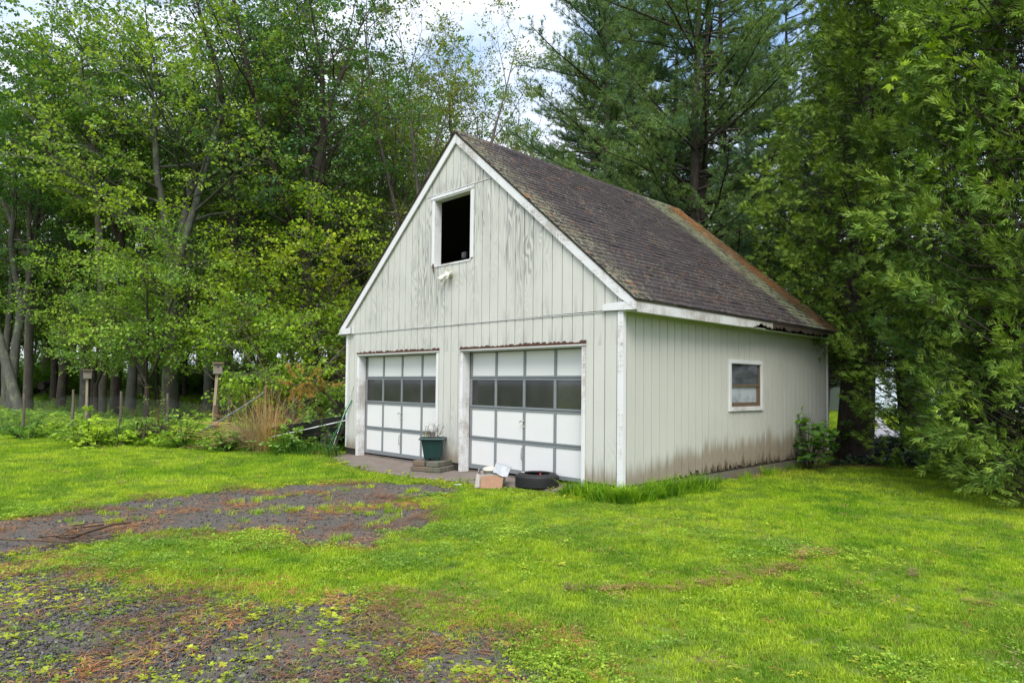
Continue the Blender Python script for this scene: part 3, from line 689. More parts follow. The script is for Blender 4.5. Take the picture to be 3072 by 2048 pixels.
# ------------------------------------------------------------------ things by the doors
BZ = -.135
def cblock(c, sz, rz, label):
    b = MB(); hx, hy, hz = sz[0]/2, sz[1]/2, sz[2]; M_ = Matrix.Translation(c) @ Matrix.Rotation(rz, 4, 'Z'); b.box((-hx, -hy, 0), (hx, hy, hz), M_)
    o = b.build('concrete_block', M_BLOCK, None, bevel=.012, loc=c); return tag(o, label, 'block', 'blocks under the planter')
RB = R(20)
bc = Vector((-3.86, -.30, BZ))
ux, uy = Vector((math.cos(RB), math.sin(RB), 0)), Vector((-math.sin(RB), math.cos(RB), 0))
cblock(bc-uy*.13, (.60, .245, .09), RB, 'lower mossy concrete block at the front of the pile under the planter')
cblock(bc+uy*.13, (.60, .245, .09), RB, 'lower mossy concrete block at the back against the wall, under the planter')
cblock(bc-ux*.14+Vector((0, 0, .092)), (.245, .50, .09), RB, 'upper mossy concrete block carrying the left half of the planter')
cblock(bc+ux*.14+Vector((0, 0, .092)), (.245, .50, .09), RB, 'upper mossy concrete block carrying the right half of the planter')
PZ = BZ+.184
M_POT = plain('dark_green_plastic', (.008, .034, .030), .45, var=.25, spec=.4)
pt = thing('planter', (bc.x, bc.y, PZ), 'dark green square plastic planter standing on concrete blocks between the doors', 'planter')
def sqloft(prof, mat, name, closed=True, bv=.004):
    b = MB(); vs = []; M_ = Matrix.Translation((bc.x, bc.y, PZ)) @ Matrix.Rotation(RB+R(26), 4, 'Z')
    for r, z in prof: vs += [M_ @ Vector((sx*r, sy*r, z*1.2)) for sx, sy in ((-1,-1),(1,-1),(1,1),(-1,1))]
    fs = [(i*4+k, i*4+(k+1) % 4, (i+1)*4+(k+1) % 4, (i+1)*4+k) for i in range(len(prof)-1) for k in range(4)]
    b.add(vs, fs); return b.build(name, mat, pt, bevel=bv)
sqloft([(0, .03), (.128, .03), (.138, .035), (.172, .24), (.178, .242), (.188, .315), (.178, .315), (.165, .24), (.12, .05), (0, .05)], M_POT, 'pot_body')
sqloft([(.186, .313), (.222, .30), (.226, .312), (.218, .328), (.185, .332), (.178, .313)], M_POT, 'pot_rim')
b = MB(); M_ = Matrix.Translation((bc.x, bc.y, PZ)) @ Matrix.Rotation(RB+R(26), 4, 'Z')
for sx in (-1, 1):
    for sy in (-1, 1): b.box((sx*.085-.035, sy*.085-.035, 0), (sx*.085+.035, sy*.085+.035, .034), M_)
b.build('pot_foot', M_POT, pt)
sqloft([(0, .295), (.172, .285), (.172, .27)], plain('potting_soil', (.035, .024, .016), .95, bump=.6), 'potting_soil', bv=0)
pl = thing('potted_plant', (bc.x, bc.y, PZ+.29), 'dead twiggy plant with a few yellow leaves in the green planter', 'plant')
rr = random.Random(5); b = MB(); tips = []
for i in range(17):
    a = rr.uniform(0, 6.28); p0 = Vector((bc.x+.05*math.cos(a)+(.04 if i % 2 else -.06), bc.y+.05*math.sin(a), PZ+.345)); d = Vector((math.cos(a)*.35, math.sin(a)*.35, 1)).normalized(); L = rr.uniform(.14, .30)
    pm = p0+d*L*.5; p1 = p0+d*L+Vector((rr.uniform(-.03, .03), rr.uniform(-.03, .03), 0)); b.tube([p0, pm, p1], [.0045, .0035, .002], 4)
    for q in range(4):
        s_ = p0.lerp(p1, rr.uniform(.4, .95)); e = s_+Vector((rr.uniform(-.08, .08), rr.uniform(-.08, .08), rr.uniform(.02, .10))); b.tube([s_, e], [.0025, .0015], 3); tips.append(e)
b.build('twigs', plain('dry_twig', (.13, .09, .065), .9), pl)
b = MB()
for i in range(26):
    c0 = Vector((bc.x-.10+rr.uniform(-.05, .05), bc.y-.06+rr.uniform(-.05, .05), PZ+.37+rr.random()*.14)); d = Vector((rr.uniform(-1, 1), rr.uniform(-1, 1), -.6)).normalized()*.045; s_ = d.cross(Vector((0, 0, 1))).normalized()*.014
    b.add([c0, c0+d*.5+s_, c0+d, c0+d*.5-s_], [(0, 1, 2, 3)])
b.build('leaves', plain('yellow_leaf', (.32, .30, .04), .5, var=.5, scale=30), pl)
# tyre
tc_ = Vector((-1.42, -.20, -.155)); ty = thing('tire', tc_, 'old black car tyre lying flat on the ground before the right garage door', 'tire')
b = MB(); ro, ri, hw = .325, .205, .105
prof = [(ri, .02), (ri-.008, .0), (ri+.03, -.008), (ro-.05, 0), (ro-.012, .025), (ro, .05), (ro, .16), (ro-.012, .185), (ro-.05, .21), (ri+.03, .218), (ri-.008, .21), (ri, .19), (ri+.03, .185), (ro-.04, .17), (ro-.03, .105), (ro-.04, .04), (ri+.03, .025), (ri, .02)]
b.lathe(prof, tuple(tc_), 56); b.build('carcass', plain('tire_rubber', (.014, .014, .015), .62, var=.3, bump=.2), ty)
b = MB()
for k in range(56):
    a = 2*math.pi*k/56
    for z0, z1, of in ((.035, .072, 0), (.079, .102, .5), (.108, .131, 0), (.138, .175, .5)):
        aa = a+of*2*math.pi/56
        M_ = Matrix.Translation(tc_) @ Matrix.Rotation(aa, 4, 'Z'); b.box((ro-.004, -.0135, z0), (ro+.006, .0135, z1), M_)
tr = b.build('tread', plain('tread_rubber', (.016, .016, .017), .7), ty); tr['kind'] = 'stuff'
def peg(c, col, label, tilt):
    b = MB(); M_ = Matrix.Translation(c) @ Matrix.Rotation(tilt, 4, 'Y') @ Matrix.Rotation(.4, 4, 'Z')
    b.box((-.012, -.006, 0), (-.002, .006, .10), M_); b.box((.002, -.006, 0), (.012, .006, .10), M_); b.box((-.016, -.007, .045), (.016, .007, .06), M_)
    return tag(b.build('clothes_peg', plain(label.split()[0]+'_plastic', col, .4), None, .002, loc=c), label, 'peg', 'pegs in the tyre')
peg(tc_+Vector((-.03, .09, .10)), (.7, .05, .07), 'red plastic clothes peg standing inside the old tyre', .12)
peg(tc_+Vector((.09, .13, .08)), (.02, .45, .30), 'green plastic clothes peg standing inside the old tyre', -.2)
b = MB(); M_ = Matrix.Translation(tc_+Vector((-.18, -.16, .219))) @ Matrix.Rotation(.7, 4, 'Z'); b.box((0, 0, 0), (.05, .012, .008), M_); tag(b.build('chalk_stick', M_CREAM, None, loc=tc_+Vector((-.18, -.16, .219))), 'short white stick lying on the rim of the old tyre', 'stick')
# cardboard box with bucket
bx = Vector((-1.98, -.62, -.165)); BR = R(38)
cb = thing('cardboard_box', bx, 'torn grey and brown cardboard box on the ground beside the tyre', 'box')
M_ = Matrix.Translation(bx) @ Matrix.Rotation(BR, 4, 'Z')
M_CARDG = plain('grey_cardboard', (.34, .31, .28), .9, var=.3); M_CARDB = plain('brown_cardboard', (.27, .155, .095), .9, var=.25, scale=18, bump=.3)
def flap(pts, mat, nm, th=.006):
    b = MB(); pts = [Vector(p) for p in pts]; n_ = (pts[1]-pts[0]).cross(pts[2]-pts[0]).normalized()*th
    k = len(pts); b.add([M_ @ p for p in pts]+[M_ @ (p+n_) for p in pts], [list(range(k)), list(range(2*k-1, k-1, -1))]+[(i, k+i, k+(i+1) % k, (i+1) % k) for i in range(k)]); return b.build(nm, mat, cb)
flap([(-.17, -.15, 0), (.17, -.13, 0), (.17, -.16, .20), (.02, -.165, .215), (-.17, -.16, .19)], M_CARDG, 'side_panel')
flap([(-.17, -.15, 0), (-.19, .15, 0), (-.22, .16, .25), (-.20, .02, .27), (-.19, -.15, .22)], M_CARDG, 'side_panel')
flap([(.17, -.13, 0), (.18, .15, 0), (.20, .15, .22), (.19, -.13, .2)], M_CARDG, 'side_panel')
flap([(-.19, .15, 0), (.18, .15, 0), (.19, .16, .2), (-.2, .16, .22)], M_CARDG, 'side_panel')
flap([(-.12, -.172, .175), (.21, -.15, .205), (.20, -.26, .02), (.05, -.275, .005), (-.13, -.27, .01)], M_CARDB, 'torn_flap')
flap([(-.20, -.16, .21), (-.155, -.16, .20), (-.14, -.23, .0), (-.22, -.22, .01)], M_CARDG, 'torn_flap')
bk = thing('bucket', M_ @ Vector((-.02, .0, .02)), 'small cream plastic tub sitting in the torn cardboard box', 'bucket')
b = MB(); b.lathe([(0, 0), (.085, 0), (.105, .20), (.118, .205), (.118, .222), (.104, .225)], tuple(M_ @ Vector((-.02, 0, .04))), 28); b.build('tub', M_CREAM, bk)
b = MB(); b.lathe([(.11, .226), (.112, .238), (.08, .25), (.04, .262), (0, .266)], tuple(M_ @ Vector((-.02, 0, .04))), 28); b.build('tub_lid', plain('grubby_lid', (.5, .47, .4), .6, var=.3), bk)
sh = thing('metal_sheet', M_ @ Vector((.14, -.02, .24)), 'crumpled pale grey sheet lying across the corner of the cardboard box', 'sheet')
b = MB(); S_ = [[Vector((.05+.055*i+.01*j, -.19+.08*j, .235+.012*math.sin(i*2+j)+(.055*j if j < 3 else .12)-.018*i)) for i in range(5)] for j in range(5)]
b.add([M_ @ S_[j][i] for j in range(5) for i in range(5)], [(j*5+i, j*5+i+1, (j+1)*5+i+1, (j+1)*5+i) for j in range(4) for i in range(4)])
o = b.build('sheet', plain('dull_sheet', (.45, .47, .49), .35, .3), sh); o.modifiers.new('t', 'SOLIDIFY').thickness = .004
# rake with green handle, and a white pole
rk = thing('garden_rake', (-7.62, -.30, -.17), 'garden rake with green handle and red head leaning on the left garage corner', 'rake')
b = MB(); b.tube([(-7.60, -.32, -.12), (-7.06, -.02, 1.02)], .013, 8); b.build('handle', plain('green_enamel', (.01, .19, .07), .35), rk)
b = MB(); b.tube([(-7.6, -.32, -.12), (-7.64, -.34, -.16)], .016, 8)
for i in range(12):
    a = -.55+1.1*i/11; p = Vector((-7.64, -.34, -.15)); e = p+Vector((-math.cos(a)*.30+.02, math.sin(a)*.30-.1, .02)); b.tube([p, p.lerp(e, .5)+Vector((0, 0, .03)), e, e+Vector((-.02, 0, -.04))], .0045, 4)
b.build('rake_head', plain('red_enamel', (.35, .03, .025), .5), rk)
b = MB(); b.tube([(-7.50, -.26, -.16), (-7.02, -.014, 1.32)], .008, 8)
tag(b.build('white_pole', plain('white_enamel', (.5, .51, .48), .5), None, loc=(-7.5, -.26, -.16)), 'thin white pole leaning beside the green rake at the garage corner', 'pole')
# black cart behind the left corner
ct = thing('garden_cart', (*stand(975, 16.2), -.18), 'black plastic garden dump cart under weeds behind the left garage corner', 'cart')
ct_xy = stand(975, 16.2); cM = Matrix.Translation((ct_xy[0], ct_xy[1], -.18)) @ Matrix.Rotation(YAW-.1, 4, 'Z') @ Matrix.Rotation(R(-10), 4, 'Y')
b = MB(); tv = [(-.85,-.5,.30),(.80,-.5,.30),(.80,.5,.30),(-.85,.5,.30),(-1.05,-.6,.72),(1.0,-.6,.72),(1.0,.6,.72),(-1.05,.6,.72),(-.98,-.55,.70),(.94,-.55,.70),(.94,.55,.70),(-.98,.55,.70),(-.8,-.46,.34),(.76,-.46,.34),(.76,.46,.34),(-.8,.46,.34)]
b.add([cM @ Vector(v) for v in tv], [(0,3,2,1),(0,1,5,4),(1,2,6,5),(2,3,7,6),(3,0,4,7),(4,5,9,8),(5,6,10,9),(6,7,11,10),(7,4,8,11),(8,9,13,12),(9,10,14,13),(10,11,15,14),(11,8,12,15),(12,13,14,15)])
b.build('tub', M_BLACKP, ct, bevel=.015)
for s_ in (-.5, .5):
    b = MB(); b.lathe([(.06, -.05), (.14, -.05), (.19, -.035), (.19, .035), (.14, .05), (.06, .05), (.06, -.05)], n=22, M=cM @ Matrix.Translation((.35, s_, .17)) @ Matrix.Rotation(R(90), 4, 'X')); b.build('wheel', plain('cart_tire', (.014, .014, .014), .7), ct)
b = MB(); b.tube([cM @ Vector((-.9, -.64, .50)), cM @ Vector((.9, -.64, .60))], .012, 8); b.build('tow_bar', M_TRIMNEW, ct)

# ------------------------------------------------------------------ vegetation
def tubes_np(groups, sides):
    """groups: list of (pts (n,3), rad (n,)) with equal n -> V, F"""
    if not groups: return np.zeros((0, 3)), np.zeros((0, 4), int)
    P = np.array([p for p, _ in groups], float); Rr = np.array([r for _, r in groups], float); B, n = P.shape[:2]
    T = np.empty_like(P); T[:, 1:-1] = P[:, 2:]-P[:, :-2]; T[:, 0] = P[:, 1]-P[:, 0]; T[:, -1] = P[:, -1]-P[:, -2]
    T /= np.linalg.norm(T, axis=2, keepdims=True)+1e-9
    ref = np.where(np.abs(T[:, :1, 2:3]) < .8, np.array([0, 0, 1.]), np.array([1., 0, 0])); ref = np.repeat(ref, n, 1)
    A = np.cross(T, ref); A /= np.linalg.norm(A, axis=2, keepdims=True)+1e-9; Bn = np.cross(T, A)
    a = np.arange(sides)*2*np.pi/sides
    V = P[:, :, None]+Rr[:, :, None, None]*(A[:, :, None]*np.cos(a)[:, None]+Bn[:, :, None]*np.sin(a)[:, None])
    idx = np.arange(B*n*sides).reshape(B, n, sides); nx_ = np.roll(idx, -1, 2)
    F = np.stack([idx[:, :-1], nx_[:, :-1], nx_[:, 1:], idx[:, 1:]], -1).reshape(-1, 4)
    return V.reshape(-1, 3), F
def merge(parts):
    Vs, Fs, o = [], [], 0
    for V, F in parts:
        if len(V) == 0: continue
        Vs.append(V); Fs.append(F+o); o += len(V)
    return np.concatenate(Vs), np.concatenate(Fs)
def unit(v): return v/(np.linalg.norm(v, axis=-1, keepdims=True)+1e-9)
def rand_dir(rng, n): return unit(rng.normal(size=(n, 3)))
def kites(c, d, nrm, L, wd, fold=.18):
    """leaf quads: base c, direction d, normal nrm, length L, width ratio wd"""
    s = unit(np.cross(d, nrm)); L = L[:, None]; n = np.cross(s, d)
    V = np.stack([c, c+d*L*.45+s*L*wd*.5+n*L*fold*.4, c+d*L, c+d*L*.45-s*L*wd*.5+n*L*fold*.4], 1)
    return V.reshape(-1, 3), np.arange(len(c)*4).reshape(-1, 4)
def curve(rng, p, d, L, n, up=.0, wob=.12):
    pts = [np.array(p, float)]; d = np.array(d, float)
    for i in range(n-1):
        d = unit(d+rng.normal(size=3)*wob+np.array([0, 0, up])); pts.append(pts[-1]+d*L/(n-1))
    return np.array(pts), d
def along(pts, t):
    x = t*(len(pts)-1); i = min(int(x), len(pts)-2); f = x-i
    return pts[i]*(1-f)+pts[i+1]*f, unit(pts[i+1]-pts[i])
def broad_tree(seed, H=18, r=.28, fork=.35, stems=3, spread=.35, base=.25, crown_r=5, nl=9, nsub=7, ntw=5, nleaf=9, leaf=.11, droop=.3, lean=(0, 0), trunk_wob=.04, dens=1., top_thin=0, bare=.0, lat_el=(.15, .8), forkz=None):
    """returns (wood V,F), (leaf V,F); trunk grows from the origin"""
    rng = np.random.default_rng(seed); hf = H*fork if forkz is None else forkz
    tr, d = curve(rng, (0, 0, -.3), unit(np.array([lean[0], lean[1], 1.])), hf+.3, 7, .02, trunk_wob)
    big, mid, sm, tw = [], [], [], []
    rad = np.linspace(1, .8, 7)*r; rad[0] *= 1.2; rad[1] *= 1.05
    big.append((tr, rad)); st = []
    for k in range(stems):
        az = k*2*math.pi/stems+rng.uniform(-.6, .6)+seed; ds = unit(d+spread*np.array([math.cos(az), math.sin(az), 0])*rng.uniform(.6, 1.3))
        if stems == 1: ds = d
        L = (H-hf)*rng.uniform(.8, 1.05); p, _ = curve(rng, tr[-1]-d*.15, ds, L, 10, .035, .07)
        r0 = r*.8*(1 if stems == 1 else (1.1/stems)**.42); st.append((p, r0, L)); big.append((p[:7], np.linspace(1, .45, 10)[:7]*r0)); big.append((np.array([along(p[6:], t)[0] for t in np.linspace(0, 1, 7)]), np.linspace(.45, .06, 7)*r0))
    LC, LD, LN = [], [], []
    for (p, r0, L) in st:
        for j in range(nl):
            t = (j+rng.uniform(.1, .9))/nl; t = t*.93+.05
            z = along(p, t)[0][2]
            if z < H*base: continue
            c, dd = along(p, t); az = j*2.4+rng.uniform(-.5, .5); h = (z-H*base)/(H*(1-base)+1e-6)
            prof = math.sqrt(max(.06, 1-(abs(h-.38)/.72)**2))
            ll = crown_r*prof*rng.uniform(.65, 1.1)*(.85 if stems > 1 else 1)
            el = lat_el[0]+(lat_el[1]-lat_el[0])*h+rng.uniform(-.15, .15); out = np.array([math.cos(az)*math.cos(el), math.sin(az)*math.cos(el), math.sin(el)])
            lp, _ = curve(rng, c, out, ll, 7, .03, .13); rl = min(r0*.5*(1-t*.7), .03+.016*ll); mid.append((lp, np.linspace(1, .2, 7)*rl))
            if rng.random() < bare: continue
            for q in range(nsub):
                u = .22+.78*(q+rng.uniform(.2, .8))/nsub; cs, cd_ = along(lp, min(u, .99)); side = 1 if q % 2 else -1
                sd = unit(cd_*.6+side*unit(np.cross(cd_, [0, 0, 1.]))*rng.uniform(.5, 1.1)+np.array([0, 0, rng.uniform(-.15, .35)]))
                sL = ll*.42*(1.1-u*.6)*rng.uniform(.7, 1.2)+.25; sp, _ = curve(rng, cs, sd, sL, 5, -.02, .14); sm.append((sp, np.linspace(1, .25, 5)*max(.008, rl*.3)))
                for k in range(ntw):
                    u2 = .25+.75*(k+.5)/ntw; ct, cdd = along(sp, u2); s2 = 1 if k % 2 else -1
                    td = unit(cdd*.7+s2*unit(np.cross(cdd, [0, 0, 1.]))*rng.uniform(.4, .9)+np.array([0, 0, rng.uniform(-.25, .2)])); tL = rng.uniform(.35, .75)*(.5+.09*crown_r)
                    tp, _ = curve(rng, ct, td, tL, 3, -.06, .1); tw.append((tp, np.array([.006, .0045, .002])))
                    if top_thin and rng.random() < top_thin*h: continue
                    m = max(1, int(nleaf*dens*rng.uniform(.6, 1.4))); tt = rng.random(m)**.45
                    cc_ = tp[0]+(tp[-1]-tp[0])*tt[:, None]+rng.normal(size=(m, 3))*.085*np.array([1, 1, .55])
                    dl = unit(td+rng.normal(size=(m, 3))*.9+np.array([0, 0, -droop])); nn = unit(np.array([0, 0, 1.])+rng.normal(size=(m, 3))*.55)
                    LC.append(cc_); LD.append(dl); LN.append(nn)
    LC, LD, LN = map(np.concatenate, (LC, LD, LN))
    LL = leaf*rng.uniform(.6, 1.25, len(LC)); leaves = kites(LC, LD, LN, LL, .68)
    wood = merge([tubes_np([(p, q) for p, q in big], 9), tubes_np(mid, 5), tubes_np(sm, 3), tubes_np(tw, 3)])
    return wood, leaves
def make_tree(name, wl, bark, leafm, trunk_part='trunk', leaf_part='crown'):
    (WV, WF), (LV, LF) = wl
    return raw_mesh(trunk_part, WV, [(WF, 0)], [bark], True), raw_mesh(leaf_part, LV, [(LF, 0)], [leafm])
def plant(name, meshes, loc, label, cat, color=(.06, .12, .02), rz=0, scl=1, group=None, trunk_part='trunk', leaf_part='crown', bark=None):
    t = thing(name, (loc[0], loc[1], loc[2] if len(loc) > 2 else float(gz(loc[0], loc[1]))), label, cat, group, rz); t.scale = (scl,)*3
    a = link_mesh(trunk_part, meshes[0], t); 
    if bark: a.material_slots[0].link = 'OBJECT'; a.material_slots[0].material = bark
    c = link_mesh(leaf_part, meshes[1], t); c.color = (*color, 1); c['kind'] = 'stuff'
    return t
def tube_line(pts, rads, sides=9):
    return tubes_np([(np.array(pts, float), np.array(rads, float))], sides)

T_A = make_tree('a', broad_tree(11, H=19, r=.24, fork=.45, stems=3, spread=.3, base=.30, crown_r=4.6, nl=9, nsub=8, ntw=5, nleaf=11, leaf=.15), M_BARK, M_LEAF)
T_B = make_tree('b', broad_tree(23, H=21, r=.27, fork=.3, stems=2, spread=.22, base=.34, crown_r=4.3, nl=12, nsub=8, ntw=5, nleaf=11, leaf=.15), M_BARK, M_LEAF)
T_C = make_tree('c', broad_tree(37, H=17, r=.20, fork=.5, stems=1, base=.22, crown_r=4.2, nl=24, nsub=8, ntw=5, nleaf=11, leaf=.15), M_BARK, M_LEAF)
T_AIRY = make_tree('d', broad_tree(41, H=17, r=.20, fork=.2, stems=4, spread=.27, base=.2, crown_r=4.2, nl=12, nsub=8, ntw=5, nleaf=8, leaf=.11, top_thin=.15, lat_el=(.4, 1.0)), M_BARK, M_LEAF)
T_HERO = make_tree('e', broad_tree(59, H=15.5, r=.30, forkz=5.2, stems=3, spread=.30, base=.16, crown_r=6.8, nl=11, nsub=10, ntw=6, nleaf=13, leaf=.13, top_thin=.25, lat_el=(.25, .55)), M_BARKG, M_LEAF)
T_DARK = make_tree('f', broad_tree(67, H=19, r=.30, forkz=6.0, stems=4, spread=.24, base=.26, crown_r=4.9, nl=11, nsub=8, ntw=6, nleaf=10, leaf=.13, lat_el=(.35, 1.0)), M_BARKD, M_LEAF)
T_LOW = make_tree('g', broad_tree(71, H=6.6, r=.10, forkz=1.6, stems=4, spread=.7, base=.34, crown_r=2.7, nl=8, nsub=8, ntw=6, nleaf=9, leaf=.095, droop=.5, lat_el=(0, .9)), M_BARKD, M_LEAF)
T_LOW2 = make_tree('h', broad_tree(83, H=4.6, r=.07, forkz=.8, stems=4, spread=.9, base=.2, crown_r=2.3, nl=7, nsub=7, ntw=5, nleaf=7, leaf=.12, droop=.6, lat_el=(-.1, .8)), M_BARK, M_LEAF)

YG, MG, DG, BG = (.26, .38, .065), (.14, .26, .055), (.07, .165, .05), (.10, .20, .07)
G1 = 'trees at the edge of the wood'
def at(u, d): x_, y_ = stand(u, d); return (x_, y_)
plant('maple_tree', T_HERO, at(520, 27), 'big forked lichened maple with yellow-green crown and dead top branches behind the fence', 'tree', YG, 2.2, 1.0, G1)
plant('maple_tree', T_DARK, at(672, 29), 'tall dark-barked multi-stemmed tree with deep green crown behind the nearer birdhouse', 'tree', DG, .5, 1.08, G1)
plant('ash_tree', T_DARK, at(935, 27), 'thick-trunked tree rising just left of the garage behind the dead pine bough', 'tree', BG, 3.5, 1.0, G1)
plant('ash_tree', T_B, at(1003, 30), 'slimmer mossy tree standing close to the left wall of the garage', 'tree', MG, 1.5, .9, G1)
plant('maple_tree', T_A, at(350, 31), 'broad dark brown trunk between the two birdhouses with mid-green crown', 'tree', MG, 4.1, .82, G1, bark=M_BARKD)
plant('maple_tree', T_C, at(306, 30), 'straight brown furrowed trunk just right of the farther birdhouse', 'tree', MG, .3, .86, G1)
plant('ash_tree', T_B, at(256, 35), 'pair of smooth grey stems directly behind the farther birdhouse', 'tree', BG, 2.9, .74, G1, bark=M_BARKG)
plant('maple_tree', T_A, at(392, 34), 'smooth grey trunk right of the broad dark trunk behind the fence', 'tree', MG, 5.1, .84, G1, bark=M_BARKG)
plant('maple_tree', T_C, at(183, 36), 'dark upright trunk behind the fallen log in the wood', 'tree', DG, 1.1, .92, G1, bark=M_BARKD)
plant('ash_tree', T_B, at(36, 33), 'pale grey trunk behind the leaning tree at the left edge', 'tree', BG, .2, .70, G1, bark=M_BARKG)
plant('maple_tree', T_A, at(88, 34), 'crooked twin-stemmed tree right of the leaning trunk', 'tree', DG, 3.9, .74, G1)
plant('maple_tree', T_C, at(622, 33), 'grey trunk just left of the nearer birdhouse', 'tree', MG, 2.6, .95, G1, bark=M_BARKG)
plant('ash_tree', T_B, at(735, 37), 'slender grey stem standing back in the gap right of the nearer birdhouse', 'tree', BG, 4.6, .9, G1, bark=M_BARKG)
plant('maple_tree', T_A, at(800, 36), 'slender tree behind the tall dry grass clump', 'tree', MG, .9, .95, G1)
plant('birch_tree', T_AIRY, at(1190, 29), 'airy thin-leaved tree with yellowing top behind the gable peak', 'tree', (.22, .27, .06), 2.7, 1.12, G1)
plant('birch_tree', T_AIRY, at(1020, 33), 'airy many-stemmed tree reaching above the left roof slope', 'tree', (.15, .23, .055), 3.3, 1.08, G1)
plant('maple_tree', T_C, at(1120, 34), 'dense green tree filling the space behind the left roof slope', 'tree', MG, 3.0, .92, G1)
plant('birch_tree', T_AIRY, at(1370, 36), 'sparse tree with pale upright limbs right of the gable peak', 'tree', (.17, .22, .065), 5.3, .50, G1, bark=M_BARKG)
plant('birch_tree', T_AIRY, at(1430, 31), 'airy yellowish tree filling the gap between gable peak and pines', 'tree', (.22, .27, .07), 2.4, .98, G1)
plant('maple_tree', T_LOW, at(830, 24), 'low bright yellow-green tree spreading in front of the dark trunks', 'tree', (.24, .36, .03), 1.4, 1.28, G1)
# leaning tree at the far left: trunk drawn as its own curve
x0_, y0_ = at(72, 28); zb = float(gz(x0_, y0_))
lt = thing('leaning_tree', (x0_, y0_, zb), 'lichened grey trunk leaning steeply to the left at the left edge of the wood', 'tree')
rr_ = Vector((_c, _s, 0))
pts = [(0, 0, -.3)]+[tuple(-rr_*t*1.35+Vector((0, 0, h))) for t, h in ((.12, .6), (.42, 1.9), (.72, 3.1), (1.25, 5.4), (1.9, 8), (2.6, 11))]
lw = tube_line(pts, [.21, .17, .15, .14, .12, .09, .05], 10)
link_mesh('trunk', raw_mesh('trunk', lw[0], [(lw[1], 0)], [M_BARKG], True), lt)
o = link_mesh('crown', T_C[1], lt, tuple(-rr_*2.2+Vector((0, 0, -1.2)))); o.color = (*MG, 1); o['kind'] = 'stuff'
# understory in front
plant('crabapple_tree', T_LOW, at(440, 23.6), 'low spreading tree with light green leaves just behind the chain-link fence', 'tree', (.22, .36, .055), .4, 1.0)
plant('crabapple_tree', T_LOW, at(290, 27), 'low leafy tree overhanging the fence between the birdhouses', 'tree', (.20, .33, .055), 3.4, .92)
plant('viburnum_shrub', T_LOW2, at(870, 21), 'large-leaved bright shrub tree left of the garage behind the dry grass', 'shrub', (.24, .38, .04), .6, .95)
plant('viburnum_shrub', T_LOW2, at(765, 22.5), 'bright leafy shrub hanging over the dry grass clump', 'shrub', (.21, .35, .04), 2.6, .88)
plant('sapling', T_LOW2, at(1010, 26), 'young yellow-green tree close behind the left roof edge', 'tree', (.27, .34, .03), 4.0, 1.5)
# the rest of the wood
rs = random.Random(99); G2 = 'trees deep in the wood'
deep = [(u, d) for d, us in ((42, range(-90, 1500, 95)), (52, range(-60, 1500, 85)), (64, range(-90, 2300, 90)), (80, range(-90, 3100, 120))) for u in us]
for u, d in deep:
    if u < 1500 and rs.random() < (.30 if d < 60 else .55): continue
    uu, dd = u+rs.uniform(-34, 34), d+rs.uniform(-4, 4); k = rs.randrange(3)
    hh = {42: .98, 52: 1.1, 64: 1.2, 80: 1.3}[d]*rs.uniform(.88, 1.08)
    if uu > 1500: hh *= .45 if d == 64 else .5
    if uu < 330 and d < 60: hh *= .84
    c = rs.choice([MG, DG, BG, (.14, .25, .05)])
    bk_ = rs.choice([M_BARK, M_BARKD, M_BARKG]); bn = {M_BARK: 'brown-barked', M_BARKD: 'dark-barked', M_BARKG: 'grey-barked'}[bk_]
    wh = 'behind the fence and birdhouses' if uu < 760 else ('behind the garage' if uu < 1800 else 'beyond the pines and cedars')
    plant('woodland_tree', (T_A, T_B, T_C)[k], at(uu, dd), 'slender %s tree deep in the wood %s' % (bn, wh), 'tree', c, rs.uniform(0, 6.28), hh, G2+', '+wh, bark=bk_)
for i in range(46):
    uu, dd = -120+i*72+rs.uniform(-40, 40), rs.uniform(38, 62)
    if 2440 < uu < 2760: continue
    wh = 'behind the fence' if uu < 1030 else ('behind the garage' if uu < 2300 else 'beyond the cedars')
    plant('understory_tree', T_LOW, at(uu, dd), 'low bushy shade tree between the far trunks '+wh, 'tree', rs.choice([MG, DG, (.14, .25, .05)]), rs.uniform(0, 6.28), rs.uniform(1.2, 1.9), 'bushy trees under the far canopy '+wh)

